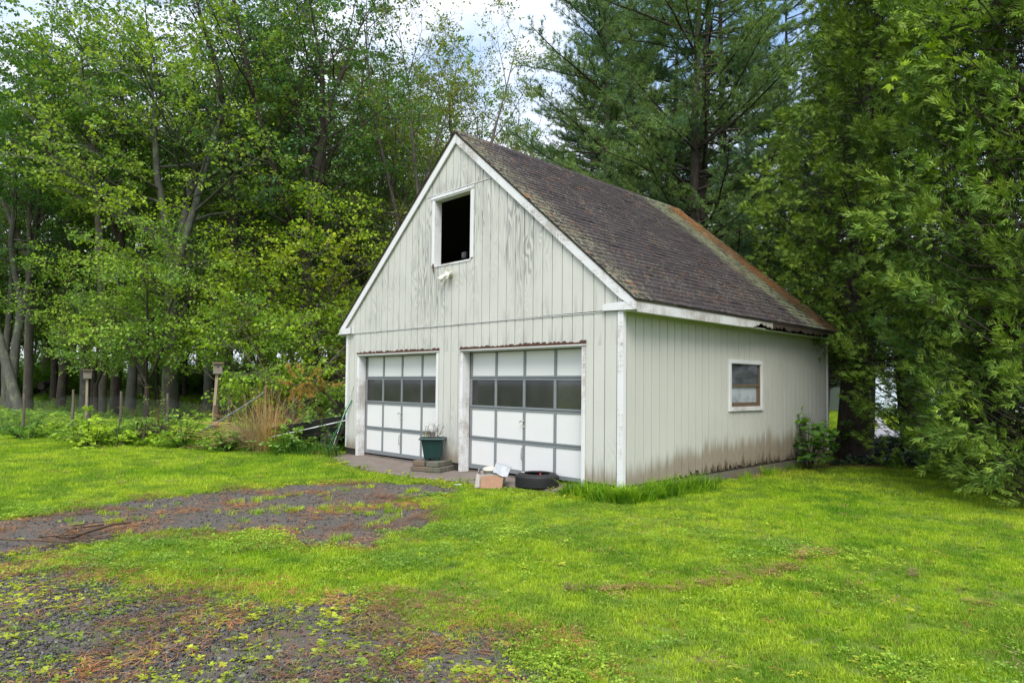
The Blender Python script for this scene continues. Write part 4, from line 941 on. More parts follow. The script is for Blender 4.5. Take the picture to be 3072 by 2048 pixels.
# pines
def pine(seed, H=22, r=.26, z0=2.5, Lmax=4.6, gap=.62, dens=1., twin=False):
    rng = np.random.default_rng(seed); big, mid, sm = [], [], []; TC, TD = [], []
    tr, _ = curve(rng, (0, 0, -.3), (0, 0, 1.), H+.3, 14, .05, .02); big.append((tr, np.linspace(1.1, .05, 14)*r))
    stems = [tr]
    if twin:
        t2, _ = curve(rng, along(tr, .14)[0], (.28, .1, 1.), H*.8, 14, .08, .03); big.append((t2, np.linspace(.8, .05, 14)*r)); stems.append(t2)
    for s in stems:
        z = z0
        while z < H*.97:
            t = z/H; t = min(t, .98); c, dd = along(s, t); nb = rng.integers(3, 6)
            for b_ in range(nb):
                az = rng.uniform(0, 6.28); L = Lmax*(1-t)**.45*rng.uniform(.55, 1.15)*(.75 if z < z0+1.5 else 1)
                if L < .3: continue
                el = rng.uniform(-.08, .22)+.3*t; out = np.array([math.cos(az)*math.cos(el), math.sin(az)*math.cos(el), math.sin(el)])
                lp, _ = curve(rng, c+np.array([0, 0, rng.uniform(-.2, .2)]), out, L, 7, .035, .08); mid.append((lp, np.linspace(1, .2, 7)*(.010+.009*L)))
                if t < .25 and rng.random() < .3: continue
                ns = int(4+L*3.2)
                for q in range(ns):
                    u = .30+.70*(q+rng.random())/ns; cs, cdd = along(lp, min(u, .99)); side = 1 if q % 2 else -1
                    sd = unit(cdd*.8+side*unit(np.cross(cdd, [0, 0, 1.]))*rng.uniform(.4, 1)+np.array([0, 0, rng.uniform(0, .3)])); sL = (.25+.24*L*(1.15-u))*rng.uniform(.7, 1.2)
                    sp, _ = curve(rng, cs, sd, sL, 3, .05, .1); sm.append((sp, np.array([.009, .006, .003])))
                    m = max(3, int(sL*26*dens)); tt = rng.random(m); TC.append(sp[0]+(sp[-1]-sp[0])*tt[:, None]+rng.normal(size=(m, 3))*.035); TD.append(unit(np.tile(sd, (m, 1))+rng.normal(size=(m, 3))*.45+np.array([0, 0, .25])))
            z += gap*rng.uniform(.7, 1.3)
    TC, TD = np.concatenate(TC), np.concatenate(TD); K = 10; n = len(TC)
    dirs = unit(TD[:, None]+rng.normal(size=(n, K, 3))*.62); L = rng.uniform(.10, .20, (n, K, 1)); s = unit(np.cross(dirs, rng.normal(size=(n, K, 3))))*.0062
    c = np.repeat(TC[:, None], K, 1); V = np.stack([c-s, c+s, c+dirs*L], 2).reshape(-1, 3)
    wood = merge([tubes_np(big, 9), tubes_np(mid, 5), tubes_np(sm, 3)])
    return raw_mesh('trunk', wood[0], [(wood[1], 0)], [M_BARKD], True), raw_mesh('needles', V, [(np.arange(len(V)).reshape(-1, 3), 0)], [M_NEEDLE])
P_A = pine(5, 21, .25, 2.4, 5.4, gap=.8, twin=True, dens=.9); P_B = pine(9, 20, .22, 2.0, 6.2, gap=.6)
print('pine tris', len(P_A[1].polygons), len(P_B[1].polygons))
PG, PD = (.165, .27, .10), (.09, .165, .065)
for u, d, me, c, rz, s_, lab in ((1815, 25, P_B, PG, .3, 1.0, 'leftmost pine with long feathery boughs reaching over the roof ridge'), (1895, 27, P_A, PG, 1.9, 1.02, 'double-stemmed pine just right of the leftmost pine'),
    (2105, 22.5, P_A, PG, 4.4, .98, 'pine with soft layered blue-green boughs above the middle of the roof'), (2190, 24, P_B, PD, 2.2, .95, 'dark pine standing close behind the rear end of the roof'),
    (2335, 25, P_B, PD, 5.1, .85, 'shaded pine between the roof end and the cedar'), (2010, 31, P_A, PD, 3.1, 1.0, 'pine set back behind the others in the middle of the row'),
    (2260, 31, P_A, PD, .8, .85, 'pine set back behind the rear roof corner'), (1700, 33, P_B, PD, 1.2, .62, 'smaller pine low behind the ridge, left of the row')):
    plant('pine_tree', me, at(u, d), lab, 'tree', c, rz, s_, 'pines behind the garage', leaf_part='needles')

# cedars (arborvitae)
fan = []
for k, (t, side, L) in enumerate(((.10, 1, .55), (.22, -1, .52), (.42, 1, .42), (.55, -1, .38), (.0, 0, 1.0))):
    a = side*.55; fan.append((t, math.cos(a), math.sin(a), L))
def fans(rng, C_, D_, N_, S_):
    """lacy spray: several kite fingers per spray"""
    s = unit(np.cross(D_, N_)); n2 = np.cross(s, D_); out = []
    for t, ca, sa, L in fan:
        base = C_+D_*(t*S_)[:, None]; d = unit(D_*ca+s*sa+n2*rng.uniform(-.25, .25, (len(C_), 1))); ln = S_*L*rng.uniform(.8, 1.15, len(C_)); wd = .24 if L < 1 else .13
        out.append(kites(base, d, n2, ln, wd, .1))
    V = np.stack([v.reshape(-1, 4, 3) for v, _ in out], 1).reshape(-1, 3); n = len(C_)*len(fan)
    # weld each finger to its spray by sharing island: a thin web is not needed, colour is per finger
    return V, np.arange(n*4).reshape(-1, 4)
def cedar(seed, H=13, r=.35, z0=.2, R0=2.6, ncl=520, per=26, size=.17, stems=1, gapdir=None):
    rng = np.random.default_rng(seed); big, mid = [], []; CC, DD, NN = [], [], []
    st = []
    for k in range(stems):
        a = k*2.3; tr, _ = curve(rng, (.25*k*math.cos(a), .25*k*math.sin(a), -.3), unit(np.array([.12*k*math.cos(a), .12*k*math.sin(a), 1.])), H*.95, 10, .05, .03)
        big.append((tr, np.linspace(1.15, .08, 10)*r*(1 if k == 0 else .6))); st.append(tr)
    for i in range(ncl):
        z = z0+(H-z0)*(i+rng.random())/ncl; h = (z-z0)/(H-z0); prof = R0*(1-max(0, h-.35)/.65*.8)*(.72+.28*min(1, h/.15))
        tr = st[rng.integers(len(st))]; zz = max(.02, (z-.35)/(H*.95)); c, _ = along(tr, min(.97, zz)); az = rng.uniform(0, 6.28); rr2 = prof*(1-rng.random()**1.6*.75)
        e = np.array([c[0]+math.cos(az)*rr2, c[1]+math.sin(az)*rr2, z]); o_ = np.array([math.cos(az), math.sin(az), 0.])
        mpt = (c+e)/2+np.array([0, 0, -.12*rr2-.05]); mid.append((np.array([c, mpt, e]), np.array([.014, .010, .004])))
        m = int(per*rng.uniform(.6, 1.3)); ax = unit(o_*.8+np.array([0, 0, rng.uniform(-.1, .9)])+rng.normal(size=3)*.25); tt = rng.random((m, 1)); off = rng.normal(size=(m, 3))*.085*(1.25-tt); cc_ = e-ax*.3+ax*tt*.62+off
        dl = unit(ax*.9+off*5+np.array([0, 0, -.1])+rng.normal(size=(m, 3))*.28); CC.append(cc_); DD.append(dl); NN.append(unit(rng.normal(size=(m, 3))+np.array([0, 0, .5])))
    CC, DD, NN = map(np.concatenate, (CC, DD, NN)); S_ = size*rng.uniform(.6, 1.3, len(CC))
    V, F = fans(rng, CC, DD, NN, S_); wood = merge([tubes_np(big, 11), tubes_np(mid, 4)])
    return raw_mesh('trunk', wood[0], [(wood[1], 0)], [M_BARKD], True), raw_mesh('sprays', V, [(F, 0)], [M_CEDAR])
K_A = cedar(3, 13, .36, 2.15, 2.3, 680, 52, .16); K_B = cedar(8, 12, .2, .12, 1.95, 680, 52, .15, 2)
print('cedar quads', len(K_A[1].polygons), len(K_B[1].polygons))
CG, CD = (.155, .25, .04), (.085, .165, .032)
for u, d, me, c, rz, s_, lab in ((2556, 17.0, K_A, CG, .4, 1.0, 'large cedar with thick ivy-dark trunk right behind the garage corner'), (2960, 15.4, K_B, CG, 1.3, 1.1, 'cedar with sprays to the ground, second from the garage'),
    (3110, 13.4, K_B, CD, 3.6, 1.12, 'cedar with drooping fronds near the right edge'), (3290, 11.6, K_B, CG, 5.2, 1.15, 'cedar at the right edge with bright young tips'),
    (2440, 22.0, K_A, CD, 2.0, .95, 'cedar mostly hidden behind the one at the garage corner'), (2760, 19.5, K_A, CD, 4.4, 1.0, 'cedar standing behind the second one from the garage')):
    plant('cedar_tree', me, at(u, d), lab, 'tree', c, rz, s_, 'cedars right of the garage', leaf_part='sprays')
# virginia creeper high in the cedars
rng = np.random.default_rng(77); c0 = np.array([*at(2870, 11.3), 6.55]); CC, DD, NN, LL = [], [], [], []
for i in range(130):
    c = c0+rng.normal(size=3)*np.array([.34, .34, .34]); up = unit(np.array([.5, -.6, .5])+rng.normal(size=3)*.35); a0 = unit(np.cross(up, rng.normal(size=3)))
    for k in range(5):
        a = (k-2)*.62; d = unit(a0*math.cos(a)+np.cross(up, a0)*math.sin(a)+up*-.15); CC.append(c); DD.append(d); NN.append(up); LL.append(rng.uniform(.08, .14))
V, F = kites(np.array(CC), np.array(DD), np.array(NN), np.array(LL), .42); wv = tubes_np([(np.array([c0+[-.5, .9, -3.2], c0+[-.2, .6, -1.8], c0+[0, .2, -.7], c0, c0+[.3, -.3, -.7]]), np.array([.010, .009, .008, .006, .003]))], 5)
vt = thing('creeper_vine', tuple(c0), 'bright green five-leaved creeper hanging high in the right-hand cedars', 'vine')
link_mesh('stem', raw_mesh('stem', wv[0]-c0, [(wv[1], 0)], [M_BARKD]), vt); o = link_mesh('leaves', raw_mesh('leaves', V-c0, [(F, 0)], [M_LEAF]), vt); o.color = (.26, .40, .03, 1); o['kind'] = 'stuff'

# ------------------------------------------------------------------ scattered ground cover (instanced stuff)
def scatter(name, Pts, protos, rot=None, scl=None, tint=None, label=None, cat=None, tilt=.12, seed=1):
    n = len(Pts); rng = np.random.default_rng(seed)
    if rot is None: rot = np.column_stack([rng.normal(size=n)*tilt, rng.normal(size=n)*tilt, rng.uniform(0, 6.283, n)])
    if scl is None: scl = rng.uniform(.7, 1.3, n)
    if tint is None: tint = rng.random(n)
    me = bpy.data.meshes.new(name); me.vertices.add(n); me.vertices.foreach_set('co', np.asarray(Pts, np.float32).ravel())
    for an, ty_, val in (('rot', 'FLOAT_VECTOR', rot), ('scl', 'FLOAT', scl), ('tint', 'FLOAT', tint), ('pick', 'INT', rng.integers(0, len(protos), n))):
        a = me.attributes.new(an, ty_, 'POINT'); v = np.asarray(val, np.int32 if ty_ == 'INT' else np.float32).ravel()
        a.data.foreach_set('vector' if ty_ == 'FLOAT_VECTOR' else 'value', v)
    ob = bpy.data.objects.new(name, me); C.objects.link(ob)
    ng = bpy.data.node_groups.new(name, 'GeometryNodeTree'); ng.interface.new_socket('Geometry', in_out='INPUT', socket_type='NodeSocketGeometry'); ng.interface.new_socket('Geometry', in_out='OUTPUT', socket_type='NodeSocketGeometry')
    N, L = ng.nodes.new, ng.links.new; gi, go = N('NodeGroupInput'), N('NodeGroupOutput'); ip = N('GeometryNodeInstanceOnPoints'); jn = N('GeometryNodeJoinGeometry')
    for p in protos:
        po = bpy.data.objects.new(name+'_piece', p); oi = N('GeometryNodeObjectInfo'); oi.inputs['Object'].default_value = po; oi.inputs['As Instance'].default_value = True; L(oi.outputs['Geometry'], jn.inputs[0])
    def attr(nm, ty_):
        a = N('GeometryNodeInputNamedAttribute'); a.data_type = ty_; a.inputs['Name'].default_value = nm; return a.outputs['Attribute']
    L(gi.outputs[0], ip.inputs['Points']); L(jn.outputs[0], ip.inputs['Instance']); ip.inputs['Pick Instance'].default_value = True
    L(attr('pick', 'INT'), ip.inputs['Instance Index']); L(attr('rot', 'FLOAT_VECTOR'), ip.inputs['Rotation']); L(attr('scl', 'FLOAT'), ip.inputs['Scale']); L(ip.outputs[0], go.inputs[0])
    md = ob.modifiers.new('scatter', 'NODES'); md.node_group = ng
    return tag(ob, label, cat, kind='stuff')
def blades(seed, n, H, w_, rad, lean=.5, seg=2, mat=None):
    rng = np.random.default_rng(seed); V, F = [], []
    for i in range(n):
        a = rng.uniform(0, 6.28); r_ = rad*math.sqrt(rng.random()); b0 = np.array([r_*math.cos(a), r_*math.sin(a), -.005]); h = H*rng.uniform(.5, 1.15); az = rng.uniform(0, 6.28); o_ = np.array([math.cos(az), math.sin(az), 0]); s = np.array([-o_[1], o_[0], 0])*w_/2; le = lean*rng.uniform(.3, 1.3)
        k = len(V); V += [b0-s, b0+s, b0+o_*le*h*.3+s*.8+[0, 0, h*.6], b0+o_*le*h*.3-s*.8+[0, 0, h*.6], b0+o_*le*h+[0, 0, h*(1-.25*le)]]
        F += [(k, k+1, k+2), (k, k+2, k+3), (k+3, k+2, k+4)]
    return raw_mesh('tuft', V, [(np.array(F), 0)], [mat])
def rosette(seed, n, L, w_, up, mat, stalk=0.):
    """leaves radiating from a centre, two kites each for a rounded blade"""
    rng = np.random.default_rng(seed); V, F = [], []
    for i in range(n):
        az = i*2.4+rng.uniform(-.4, .4); e = up*rng.uniform(.5, 1.4); d = np.array([math.cos(az)*math.cos(e), math.sin(az)*math.cos(e), math.sin(e)]); s = np.array([-math.sin(az), math.cos(az), 0]); l = L*rng.uniform(.7, 1.2); c = d*stalk*rng.uniform(.5, 1.2); dn = np.array([0, 0, -.25*l])
        k = len(V); V += [c, c+d*l*.3+s*l*w_*.42, c+d*l*.68+s*l*w_*.46+dn*.3, c+d*l+dn, c+d*l*.68-s*l*w_*.46+dn*.3, c+d*l*.3-s*l*w_*.42, ]
        F += [(k, k+1, k+2, k+3), (k, k+3, k+4, k+5)]
    return raw_mesh('rosette', V, [(np.array(F), 0)], [mat])
def sprig(seed, n, H, leaf, mat, spread=.5, wd=.55):
    """upright weed stems with leaves"""
    rng = np.random.default_rng(seed); CC, DD, NN, LL, st = [], [], [], [], []
    for i in range(n):
        az = rng.uniform(0, 6.28); d = unit(np.array([math.cos(az)*spread, math.sin(az)*spread, 1.])); h = H*rng.uniform(.5, 1.1); p, _ = curve(rng, (rng.normal()*.04, rng.normal()*.04, -.02), d, h, 4, -.05, .1); st.append((p, np.linspace(.004, .0015, 4)))
        m = int(6+h*22)
        for j in range(m):
            c, dd = along(p, .15+.85*j/m); a = j*2.4; CC.append(c); DD.append(unit(np.array([math.cos(a), math.sin(a), rng.uniform(-.2, .5)]))); NN.append(unit(np.array([0, 0, 1.])+rng.normal(size=3)*.3)); LL.append(leaf*rng.uniform(.6, 1.2))
    V, F = kites(np.array(CC), np.array(DD), np.array(NN), np.array(LL), wd); S_ = tubes_np(st, 3); V2, F2 = merge([(V, F), S_])
    return raw_mesh('sprig', V2, [(F2, 0)], [mat])
M_GRASS = leafmat('grass_blade', None, .3, .45, .12, .06, ((.14, .30, .012), (.37, .48, .05)), 2.3)
M_CLOVER = leafmat('clover_leaf', None, .3, .4, .2, .03, ((.15, .29, .03), (.33, .46, .07)))
M_WEED = leafmat('weed_leaf', None, .35, .4, .15, .08, ((.18, .29, .03), (.46, .50, .07)))
M_UNDER = leafmat('undergrowth_leaf', None, .35, .4, .12, .06, ((.10, .22, .03), (.30, .46, .06)))
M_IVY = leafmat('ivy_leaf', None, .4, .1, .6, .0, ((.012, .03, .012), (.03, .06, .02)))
M_STRAW = leafmat('straw', None, .3, .1, .2, .0, ((.17, .10, .04), (.36, .27, .13)))
M_PNEED = leafmat('fallen_pine_needle', None, .35, .05, .2, .0, ((.20, .085, .035), (.38, .20, .09)))
def in_view(P, m=.06):
    d = np.column_stack([P[:, 0]-CAM.x, P[:, 1]-CAM.y]); dep = d@np.array([_D.x, _D.y]); u = d@np.array([_R.x, _R.y])
    return (dep > 2.6) & (np.abs(u) < dep*(1536/FPX+m)+.5)
def inside_bld(P, m=0.): return (P[:, 0] > -W-m) & (P[:, 0] < m) & (P[:, 1] > -m) & (P[:, 1] < DP+m)
APR = np.array(ap)
def lawn_ok(P):
    """how much lawn grows at P: 0..1"""
    a = np.clip(.5-m_strip(P)*4, 0, 1); b_ = np.clip(.62-m_crumb(P)*1.7, 0, 1); c = np.clip(-sdist(P, ap)*8, 0, 1)
    f = forest_edge(P); e = np.clip(f*3+.5, 0, 1); s = np.clip(-sdist(P, SHADE)*3+.5, 0, 1)
    return a*(.16+.84*b_)*c*e*s*(~inside_bld(P))
EDGE = [(-60, -22), (-18.66, -4.75), (-13.5, -3.3), (-11.2, -2.45), (-9.3, -1.55), (-8.6, -.4), (-7.7, .2), (-7.4, 9), (-7.4, 200), (200, 200), (200, -200), (-60, -200)]
SHADE = [(.15, 3.2), (.3, 5.3), (.75, 6.35), (1.5, 7.0), (2.35, 6.75), (3.2, 6.2), (4.4, 5.3), (7, 3.2), (12, 0), (14, 12), (2, 40), (-3, 40), (-1.6, 14), (0, 7.3), (0, 3.2)]
def forest_edge(P): return sdist(P, EDGE)+(vnoise(P, .8, 31)-.5)*.5
def rand_pts(rng, n, box):
    return np.column_stack([rng.uniform(box[0], box[1], n), rng.uniform(box[2], box[3], n)])
def z3(P, dz=0.): return np.column_stack([P, gsurf(P)+dz])
camd = lambda P: np.hypot(P[:, 0]-CAM.x, P[:, 1]-CAM.y)
def tintf(P, seed=51):
    t = .6+(vnoise(P, .55, seed)-.5)*.9+(vnoise(P, 2.2, seed+3)-.5)*.55
    return t+(vnoise(P, 7, seed+5)-.5)*.5
grassy = [blades(i, 20, .048, .0042, .055, .9, mat=M_GRASS) for i in range(5)]
fine = [blades(40+i, 30, .055, .006, .10, .7, mat=M_GRASS) for i in range(3)]
rng = np.random.default_rng(101)
P = rand_pts(rng, 270000, (-9, 8, -8, 9)); dd = camd(P); keep = in_view(P) & (dd < 11.5) & (rng.random(len(P)) < lawn_ok(P)*np.where(dd < 7, 1, .62)); P = P[keep]; print('near grass', len(P))
shade_n = 1-.45*np.clip(-sdist(P, SHADE)/1.2, 0, 1)*0
scatter('lawn_grass', z3(P), grassy, scl=rng.uniform(.5, 1.3, len(P))*(.75+.8*(vnoise(P, 1.3, 71)-.3))*(.5+.5*lawn_ok(P)), tint=np.clip(tintf(P)+rng.normal(size=len(P))*.16, 0, 1), label='short mown yellow-green grass around the garage', cat='grass')
P = rand_pts(rng, 240000, (-34, 8, -12, 9)); dd = camd(P); keep = in_view(P) & (dd >= 11.2) & (dd < 40) & (rng.random(len(P)) < lawn_ok(P)*np.clip(1.4-dd/45, .3, 1)*.55); P = P[keep]; print('far grass', len(P))
scatter('lawn_grass', z3(P), fine, scl=rng.uniform(.7, 1.3, len(P)), tint=np.clip(tintf(P)*.8+.1+rng.normal(size=len(P))*.12, 0, 1), label='bright mown lawn running to the fence on the left', cat='grass')
# clover and broad weeds in the lawn
cl = [rosette(60+i, 8+3*i, .013, .95, .6, M_CLOVER, .03) for i in range(3)]
P = rand_pts(rng, 260000, (-6, 8, -8, 3)); dd = camd(P)
cm_ = np.clip((vnoise(P, .7, 81)-.40)*4, .10, 1)*np.clip((vnoise(P, 3., 83)-.35)*4, 0, 1)*np.clip((sdist(P, [(-2.6,-1.2),(-.6,-1.0),(.9,-1.3),(3,-.7),(6,-3),(8,-6),(6,-9),(-8,-9),(-6,-5),(-2,-6),(-1.0,-3.3)])+.2)*2, 0, 1)
keep = in_view(P) & (dd < 11) & (rng.random(len(P)) < cm_*np.minimum(1, lawn_ok(P)*2)*.62); P = P[keep]; print('clover', len(P))
scatter('clover', z3(P, .012), cl, scl=rng.uniform(.5, 1.5, len(P)), tint=np.clip(rng.normal(size=len(P))*.3+.45, 0, 1), label='patches of low clover growing in the nearer grass', cat='clover')
pln = [rosette(70+i, 7, .055, .50, .35, M_WEED) for i in range(4)]
P = rand_pts(rng, 100000, (-5, 7, -9, 2)); dd = camd(P); mb = m_crumb(P)
pw = np.where(mb > -.2, .55*np.clip((vnoise(P, 2.2, 91)-.22)*3, 0, 1), .06)*np.where(sdist(P, POLY_A) > 0, .12, 1)
keep = in_view(P) & (dd < 9) & (rng.random(len(P)) < pw) & ~inside_bld(P, .1) & (sdist(P, ap) < 0); P = P[keep]; print('plantain', len(P))
scatter('plantain_weeds', z3(P, .012), pln, scl=rng.uniform(.2, 1, len(P))**1.4*.85, tint=np.clip(rng.normal(size=len(P))*.25+.6, 0, 1), label='small broad-leaved weeds coming up through the crumbled drive', cat='weeds')
# low weeds fringing the drive and the apron
fr = [sprig(90+i, 7, .09, .032, M_WEED, 1.1, .7) for i in range(3)]
P = rand_pts(rng, 60000, (-9, 4, -8, 1)); sa = np.abs(m_strip(P)); near_ap = np.abs(sdist(P, ap)+.22)
pf = np.clip(1-sa*4.5, 0, 1)*.22*np.clip((vnoise(P, 1.6, 95)-.4)*5, 0, 1)+np.clip(1-near_ap*3.2, 0, 1)*.6
keep = in_view(P) & (rng.random(len(P)) < pf) & ~inside_bld(P, .02) & (sdist(P, ap) < .10+.25*(vnoise(P, 2.5, 120)-.4)); P = P[keep]; print('fringe', len(P))
scatter('fringe_weeds', np.column_stack([P, np.maximum(gsurf(P), np.where(sdist(P, ap) > 0, -.135, -9))]), fr, scl=rng.uniform(.5, 1.2, len(P)), tint=np.clip(rng.normal(size=len(P))*.25+.45, 0, 1), label='creeping weeds fringing the concrete apron and the drive', cat='weeds')
# tufts standing on the bare strip
P = rand_pts(rng, 5000, (-5, 1, -8, -1)); keep = in_view(P) & (m_strip(P) > -.1) & (rng.random(len(P)) < .5*np.clip((vnoise(P, 2.9, 97)-.56)*7, 0, 1)); P = P[keep]
scatter('drive_tufts', z3(P, .01), [blades(120+i, 22, .07, .005, .05, 1.0, mat=M_GRASS) for i in range(3)], tint=np.clip(rng.normal(size=len(P))*.2+.8, 0, 1), label='dry tufts of grass scattered on the asphalt strip', cat='grass')
# chips
def chip(seed):
    rr = np.random.default_rng(seed); v = np.array([(x, y, z) for x in (-1, 1) for y in (-1, 1) for z in (-.45, .45)], float)*.011*rr.uniform(.55, 1.2, (8, 3)); return raw_mesh('chip', v, [(np.array([(0,1,3,2),(4,6,7,5),(0,4,5,1),(2,3,7,6),(0,2,6,4),(1,5,7,3)]), 0)], [M_CHIP])
g = G('asphalt_chip', .75); at_ = g.n('ShaderNodeAttribute', attribute_type='INSTANCER', attribute_name='tint'); g.col(g.ramp(at_.outputs['Fac'], [(0, (.022, .019, .017)), (.8, (.10, .091, .082)), (.97, (.12, .12, .115)), (1, (.25, .24, .22))])); g.spec(.5); M_CHIP = g.m
P = rand_pts(rng, 190000, (-4.6, 4.2, -9.3, -1)); mb, ma = m_crumb(P), m_strip(P); keep = in_view(P) & (rng.random(len(P)) < np.where(mb > -.1, np.clip((vnoise(P, 2.4, 99)-.25)*3, .1, 1)*.8, np.where(ma > 0, .09, .004))); P = P[keep]; print('chips', len(P))
scatter('asphalt_chips', z3(P, .014), [chip(i) for i in range(5)], scl=rng.uniform(.3, 1.0, len(P))**1.3, tilt=.5, label='loose dark chips of crumbled asphalt', cat='gravel')
# fallen pine needles
def needles(seed, n, rad, mat, L=.07, w_=.0022):
    rr = np.random.default_rng(seed); a = rr.uniform(0, 6.28, n); c = np.column_stack([rr.normal(size=n)*rad, rr.normal(size=n)*rad, rr.uniform(0, .012, n)]); d = np.column_stack([np.cos(a), np.sin(a), rr.normal(size=n)*.08]); s = np.column_stack([-np.sin(a), np.cos(a), 0*a])*w_; l = L*rr.uniform(.6, 1.2, (n, 1))
    V = np.stack([c-d*l/2, c+s, c+d*l/2, c-s], 1).reshape(-1, 3); return raw_mesh('needles', V, [(np.arange(n*4).reshape(-1, 4), 0)], [mat])
P = rand_pts(rng, 110000, (-6, 5, -9.3, 0)); ma, mb = m_strip(P), m_crumb(P)
pn = np.where((ma > -.35), np.clip((vnoise(P, 1.7, 103)-.48)*4, 0, 1)*.40, np.where(mb > -.5, np.clip((vnoise(P, 1.4, 104)-.36)*3, 0, 1)*.42, .008))
keep = in_view(P) & (rng.random(len(P)) < pn) & (sdist(P, ap) < .1); P = P[keep]; print('needles', len(P))
scatter('fallen_needles', z3(P, .016), [needles(i, 9, .04, M_PNEED) for i in range(4)], label='orange fallen pine needles drifted over the drive', cat='needles')
P = rand_pts(rng, 2600, (-.1, 3.4, 3.6, 9.5)); k1 = (np.abs(sdist(P, SHADE)) < .45); k1 &= (rng.random(len(P)) < .9); k1 &= ~inside_bld(P); P = P[k1]
scatter('shade_needles', z3(P, .01), [needles(20+i, 14, .07, M_PNEED) for i in range(3)], label='brown needle litter where the lawn meets the cedar shade', cat='needles')
# clumps of needles on the roof
P = np.column_stack([rng.random(1500)*.98+.01, rng.random(1500)]); yy = np.where(P[:, 1] < .86, 6.9+rng.normal(size=1500)*.2-P[:, 0]*.1, rng.random(1500)*7.2); tt = P[:, 0]*SLEN; k1 = (yy < 7.33) & (yy > 0)
Pr = np.column_stack([APX+dx*tt+nxv*.008, yy, APZ+dz*tt+nzv*.008])[k1]; nn_ = len(Pr)
scatter('roof_needles', Pr, [needles(30+i, 7, .05, M_PNEED, .08, .003) for i in range(3)], rot=np.column_stack([np.zeros(nn_), np.full(nn_, ANG), np.zeros(nn_)]), label='orange pine needles lying on the brown roof shingles', cat='needles')
# dead thatch clumps on the lawns
th = [needles(50+i, 26, .035, M_STRAW, .05, .0025) for i in range(3)]
P1 = rand_pts(rng, 40, (-1, 1, -1, 1))*np.array([.16, .16]); line = np.array([(2.15, -3.75), (2.6, -3.2), (2.92, -2.73), (3.05, -2.2), (3.1, -1.6), (2.95, -1.25), (3.2, -.9)])
_t = rng.random(90)*(len(line)-1); _i = _t.astype(int); P = np.concatenate([line[_i]+(line[_i+1]-line[_i])*(_t-_i)[:, None]+rng.normal(size=(90, 2))*.05, np.column_stack([rng.uniform(2, 5, 24), rng.uniform(-3, 3, 24)]), np.column_stack([rng.uniform(-16, -5, 150), rng.uniform(-5.5, -1, 150)])])
P = P[(lawn_ok(P) > .6)]
scatter('thatch_clumps', z3(P, .03), th, scl=rng.uniform(.8, 1.6, len(P)), tint=rng.random(len(P))*.6+.1, label='clumps of dead brown thatch lying on the lawn', cat='thatch')
P = np.array([1.95, -5.15])+rng.normal(size=(26, 2))*np.array([.20, .13])
scatter('straw_patch', z3(P, .03), [needles(60+i, 16, .06, M_STRAW, .10, .0025) for i in range(3)], tint=rng.random(len(P))*.4+.2, label='patch of dead straw-coloured grass at the edge of the drive', cat='grass')
# taller grass along the side wall and around the tyre
tall = [blades(140+i, 26, .26, .008, .07, .9, mat=M_GRASS) for i in range(4)]
a_ = np.concatenate([np.column_stack([rng.normal(size=170)*.10+.24, rng.uniform(-.35, 1.75, 170)]), np.column_stack([rng.uniform(-.72, .35, 100), rng.normal(size=100)*.11-.26]), np.column_stack([rng.normal(size=26)*.08+.14, rng.uniform(1.7, 6.6, 26)])])
a_ = a_[~inside_bld(a_, .015)]
scatter('tall_grass', z3(a_), tall, scl=rng.uniform(.45, 1.25, len(a_))*np.where(a_[:, 1] > 1.75, .8, 1), tint=np.clip(rng.normal(size=len(a_))*.2+.15, 0, 1), label='uncut grass growing against the near corner of the garage', cat='grass')
# undergrowth band along the fence, forest floor
ug = [sprig(160+i, 9, .42, .085, M_UNDER, .7, .6) for i in range(4)]
P = rand_pts(rng, 110000, (-34, -6.9, -16, 6)); f = -forest_edge(P); keep = in_view(P) & (f > -.1) & (f < 3.2) & (rng.random(len(P)) < .5*np.clip(1.3-f*.28, 0, 1)) & ~inside_bld(P, .1); keep &= np.hypot(P[:, 0]-stand(965, 15.2)[0], P[:, 1]-stand(965, 15.2)[1]) > 1.0; P = P[keep]; f = f[keep]; print('under', len(P))
scatter('undergrowth', z3(P), ug, scl=rng.uniform(.45, 1.1, len(P))*np.clip(.6+f*.8, .6, 1.3)*(.8+.7*vnoise(P, .7, 111)), tint=np.clip(rng.normal(size=len(P))*.25+.35+.7*(vnoise(P, .5, 112)), 0, 1), label='tangled green undergrowth along the foot of the fence', cat='undergrowth')
gg = [blades(180+i, 26, .34, .012, .14, .8, mat=M_UNDER) for i in range(3)]
P = rand_pts(rng, 60000, (-95, -6.5, -45, 60)); f = -forest_edge(P); dd = camd(P); keep = in_view(P) & (f > 2) & (dd < 75) & (rng.random(len(P)) < np.clip(1.25-dd/75, .2, 1)); P = P[keep]; print('floor', len(P))
scatter('forest_floor_plants', z3(P), gg+ug[:2], scl=rng.uniform(.5, 1.1, len(P)), tint=np.clip(rng.normal(size=len(P))*.2+.5, 0, 1), label='grass and low plants covering the floor of the wood', cat='undergrowth')
# leafy understory in the depth of the wood
bush = sprig(190, 26, 2.0, .17, M_UNDER, .9, .6); bush2 = sprig(191, 26, 2.3, .17, M_UNDER, .7, .6)
P = np.array([at(u, d) for u, d in zip(rng.uniform(-150, 3200, 520), rng.uniform(46, 92, 520))]); k1 = in_view(P, .1); P = P[k1]
scatter('distant_thicket', z3(P), [bush, bush2], scl=rng.uniform(.8, 1.9, len(P)), tint=rng.random(len(P))*.5, label='dim leafy thicket far back between the trunks', cat='thicket')
